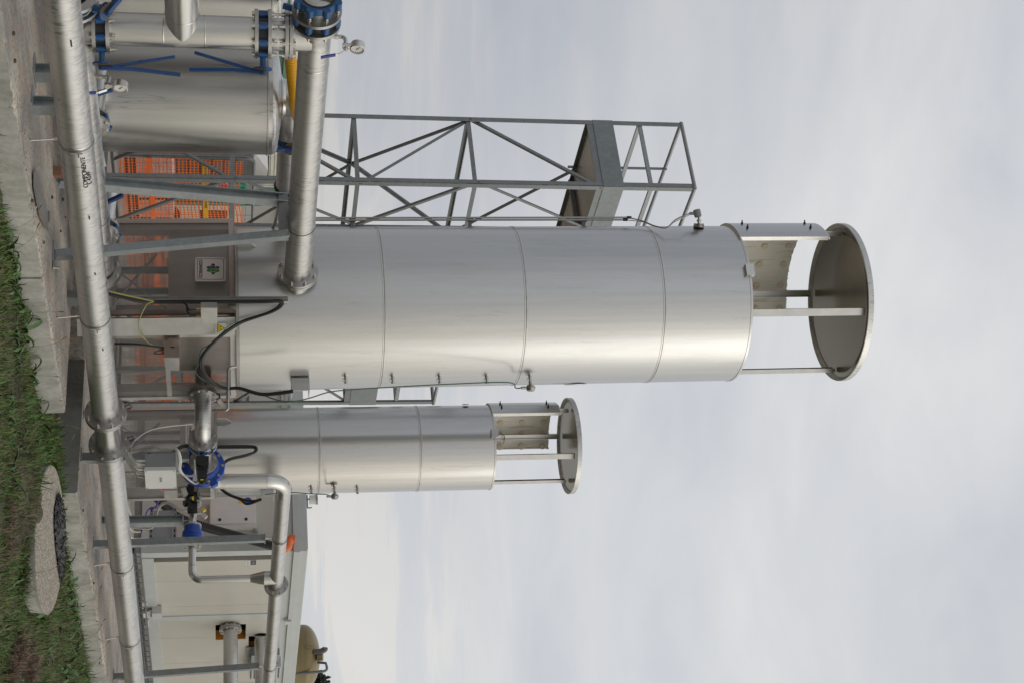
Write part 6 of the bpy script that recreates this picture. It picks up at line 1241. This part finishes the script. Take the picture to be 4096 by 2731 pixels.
# trees beyond
def tree(x, y, h, w_, lab, n=2600, pal=((.035, .06, .022), (.055, .085, .03), (.02, .035, .015))):
    t = thing('tree', lab, 'tree', (x, y, -.3)); s = MB(); g = np.random.default_rng(int(abs(x*13+y*7)))
    s.tube([(x, y, -.3), (x+.05, y, h*.3), (x-.05, y+.05, h*.6), (x, y, h*.85)], [h*.035, h*.026, h*.016, h*.006], 9)
    for k in range(9):
        a_ = 2*PI*k/9+g.random(); z = h*(.28+.5*g.random()); s.tube([(x, y, z), (x+math.cos(a_)*w_*.25, y+math.sin(a_)*w_*.25, z+h*.10), (x+math.cos(a_)*w_*.42, y+math.sin(a_)*w_*.42, z+h*.15)], [h*.012, h*.007, h*.003], 6)
    part(s, 'trunk', M['bark'], t)
    cl = []; nc = 26
    for k in range(nc):
        a_ = g.random()*2*PI; r_ = w_*.45*math.sqrt(g.random()); z = h*(.25+.72*g.random()); r_ *= (1.1-.75*max(0, z/h-.45)); cl.append((x+r_*math.cos(a_), y+r_*math.sin(a_), z, w_*(.10+.11*g.random())))
    cl = np.array(cl); i = g.integers(0, nc, n); d = g.normal(0, 1, (n, 3)); d /= np.linalg.norm(d, axis=1)[:, None]; P_ = cl[i, :3] + d*(cl[i, 3]*g.random(n)**.4)[:, None]
    pal = np.array(pal); tone = pal[g.integers(0, len(pal), nc)][i]*(.6+.8*g.random(n))[:, None]
    sz = h*.018*(.6+.8*g.random(n)); U = g.normal(0, 1, (n, 3)); U /= np.linalg.norm(U, axis=1)[:, None]; W_ = np.cross(U, g.normal(0, 1, (n, 3))); W_ /= np.linalg.norm(W_, axis=1)[:, None]
    U *= sz[:, None]; W_ *= sz[:, None]*.6; Vv = np.stack([P_-U, P_+W_, P_+U, P_-W_], 1).reshape(-1, 3) - np.array([x, y, -.3]); bq = np.arange(n)*4
    me = bpy.data.meshes.new('crown'); me.from_pydata(Vv.tolist(), [], [(q, q+1, q+2, q+3) for q in bq]); ca = me.color_attributes.new('tone', 'FLOAT_COLOR', 'POINT'); ca.data.foreach_set('color', np.concatenate([np.repeat(tone, 4, 0), np.ones((n*4, 1))], 1).ravel())
    me.materials.append(M['foliage']); me.update(); o = bpy.data.objects.new('crown', me); col.objects.link(o); o.parent = t
for k, (py, Yp, h, w_, lab) in enumerate(((800, 24, 2.9, 2.6, 'dark evergreen bush just right of the green cabin'), (850, 25, 3.0, 2.6, 'dark evergreen bush behind the trestle top'), (905, 24.5, 2.75, 2.4, 'dark evergreen bush at the tall stack left edge'), (1618, 26, 2.6, 2.2, 'distant dark bush in the gap between the stacks'))):
    p = at(1000, py, Y=Yp); tree(p.x, p.y, h, w_, lab, 6000)
DF = 60; c = at(1280, 2623, D=DF); rF = 120/FPX*DF*1.06
t = thing('storage_tank', 'large yellowish-brown fibreglass tank with domed top rising behind the building', 'tank', (c.x, c.y, 0)); zsh = c.z - rF*.50
part(MB().lathe([(rF, 0), (rF, zsh)] + [(rF*math.cos(k), zsh+rF*.50*math.sin(k)) for k in [i*PI/2/12 for i in range(1, 13)]], n=72), 'tank_shell', M['frp'], t, local=True)
pq = at(1270, 2598, D=DF-rF*.4); part(MB().tube(spline([at(1255, 2606, D=DF-1), at(1280, 2604, D=DF-1), at(1298, 2596, D=DF-1), at(1300, 2588, D=DF-1)]), .11, 12), 'vent_pipe', M['darkgrey'], t)
part(MB().cyl(at(1270, 2624, D=DF-.9), at(1292, 2623, D=DF-.9), .17, n=16), 'manway', M['frp'], t); part(MB().bar(at(1222, 2590, D=DF-1.16), at(1248, 2588, D=DF-1.1), .30, .04), 'patch_plate', M['frp'], t)
part(MB().tube(arc(at(1150, 2697, D=DF-1.3), at(1312, 2681, D=DF-1.3), at(1303, 2650, D=DF-1.2), .12, 6) + [at(1282, 2648, D=DF-1.1), at(1272, 2648, D=DF-1)], .05, 10), 'overflow_pipe', M['galvd'], t)
s = MB()
for k in range(3): s.bar(at(1178+k*20, 2660, D=DF-1.24), at(1190+k*20, 2660, D=DF-1.22), .12, .02)
part(s, 'level_marks', M['cream'], t)
p = at(1270, 2715, D=75); tree(p.x, p.y, p.z+.35, 3.4, 'leafy tree behind the domed fibreglass tank', 16000, ((.05, .065, .04), (.075, .09, .055), (.035, .045, .03)))
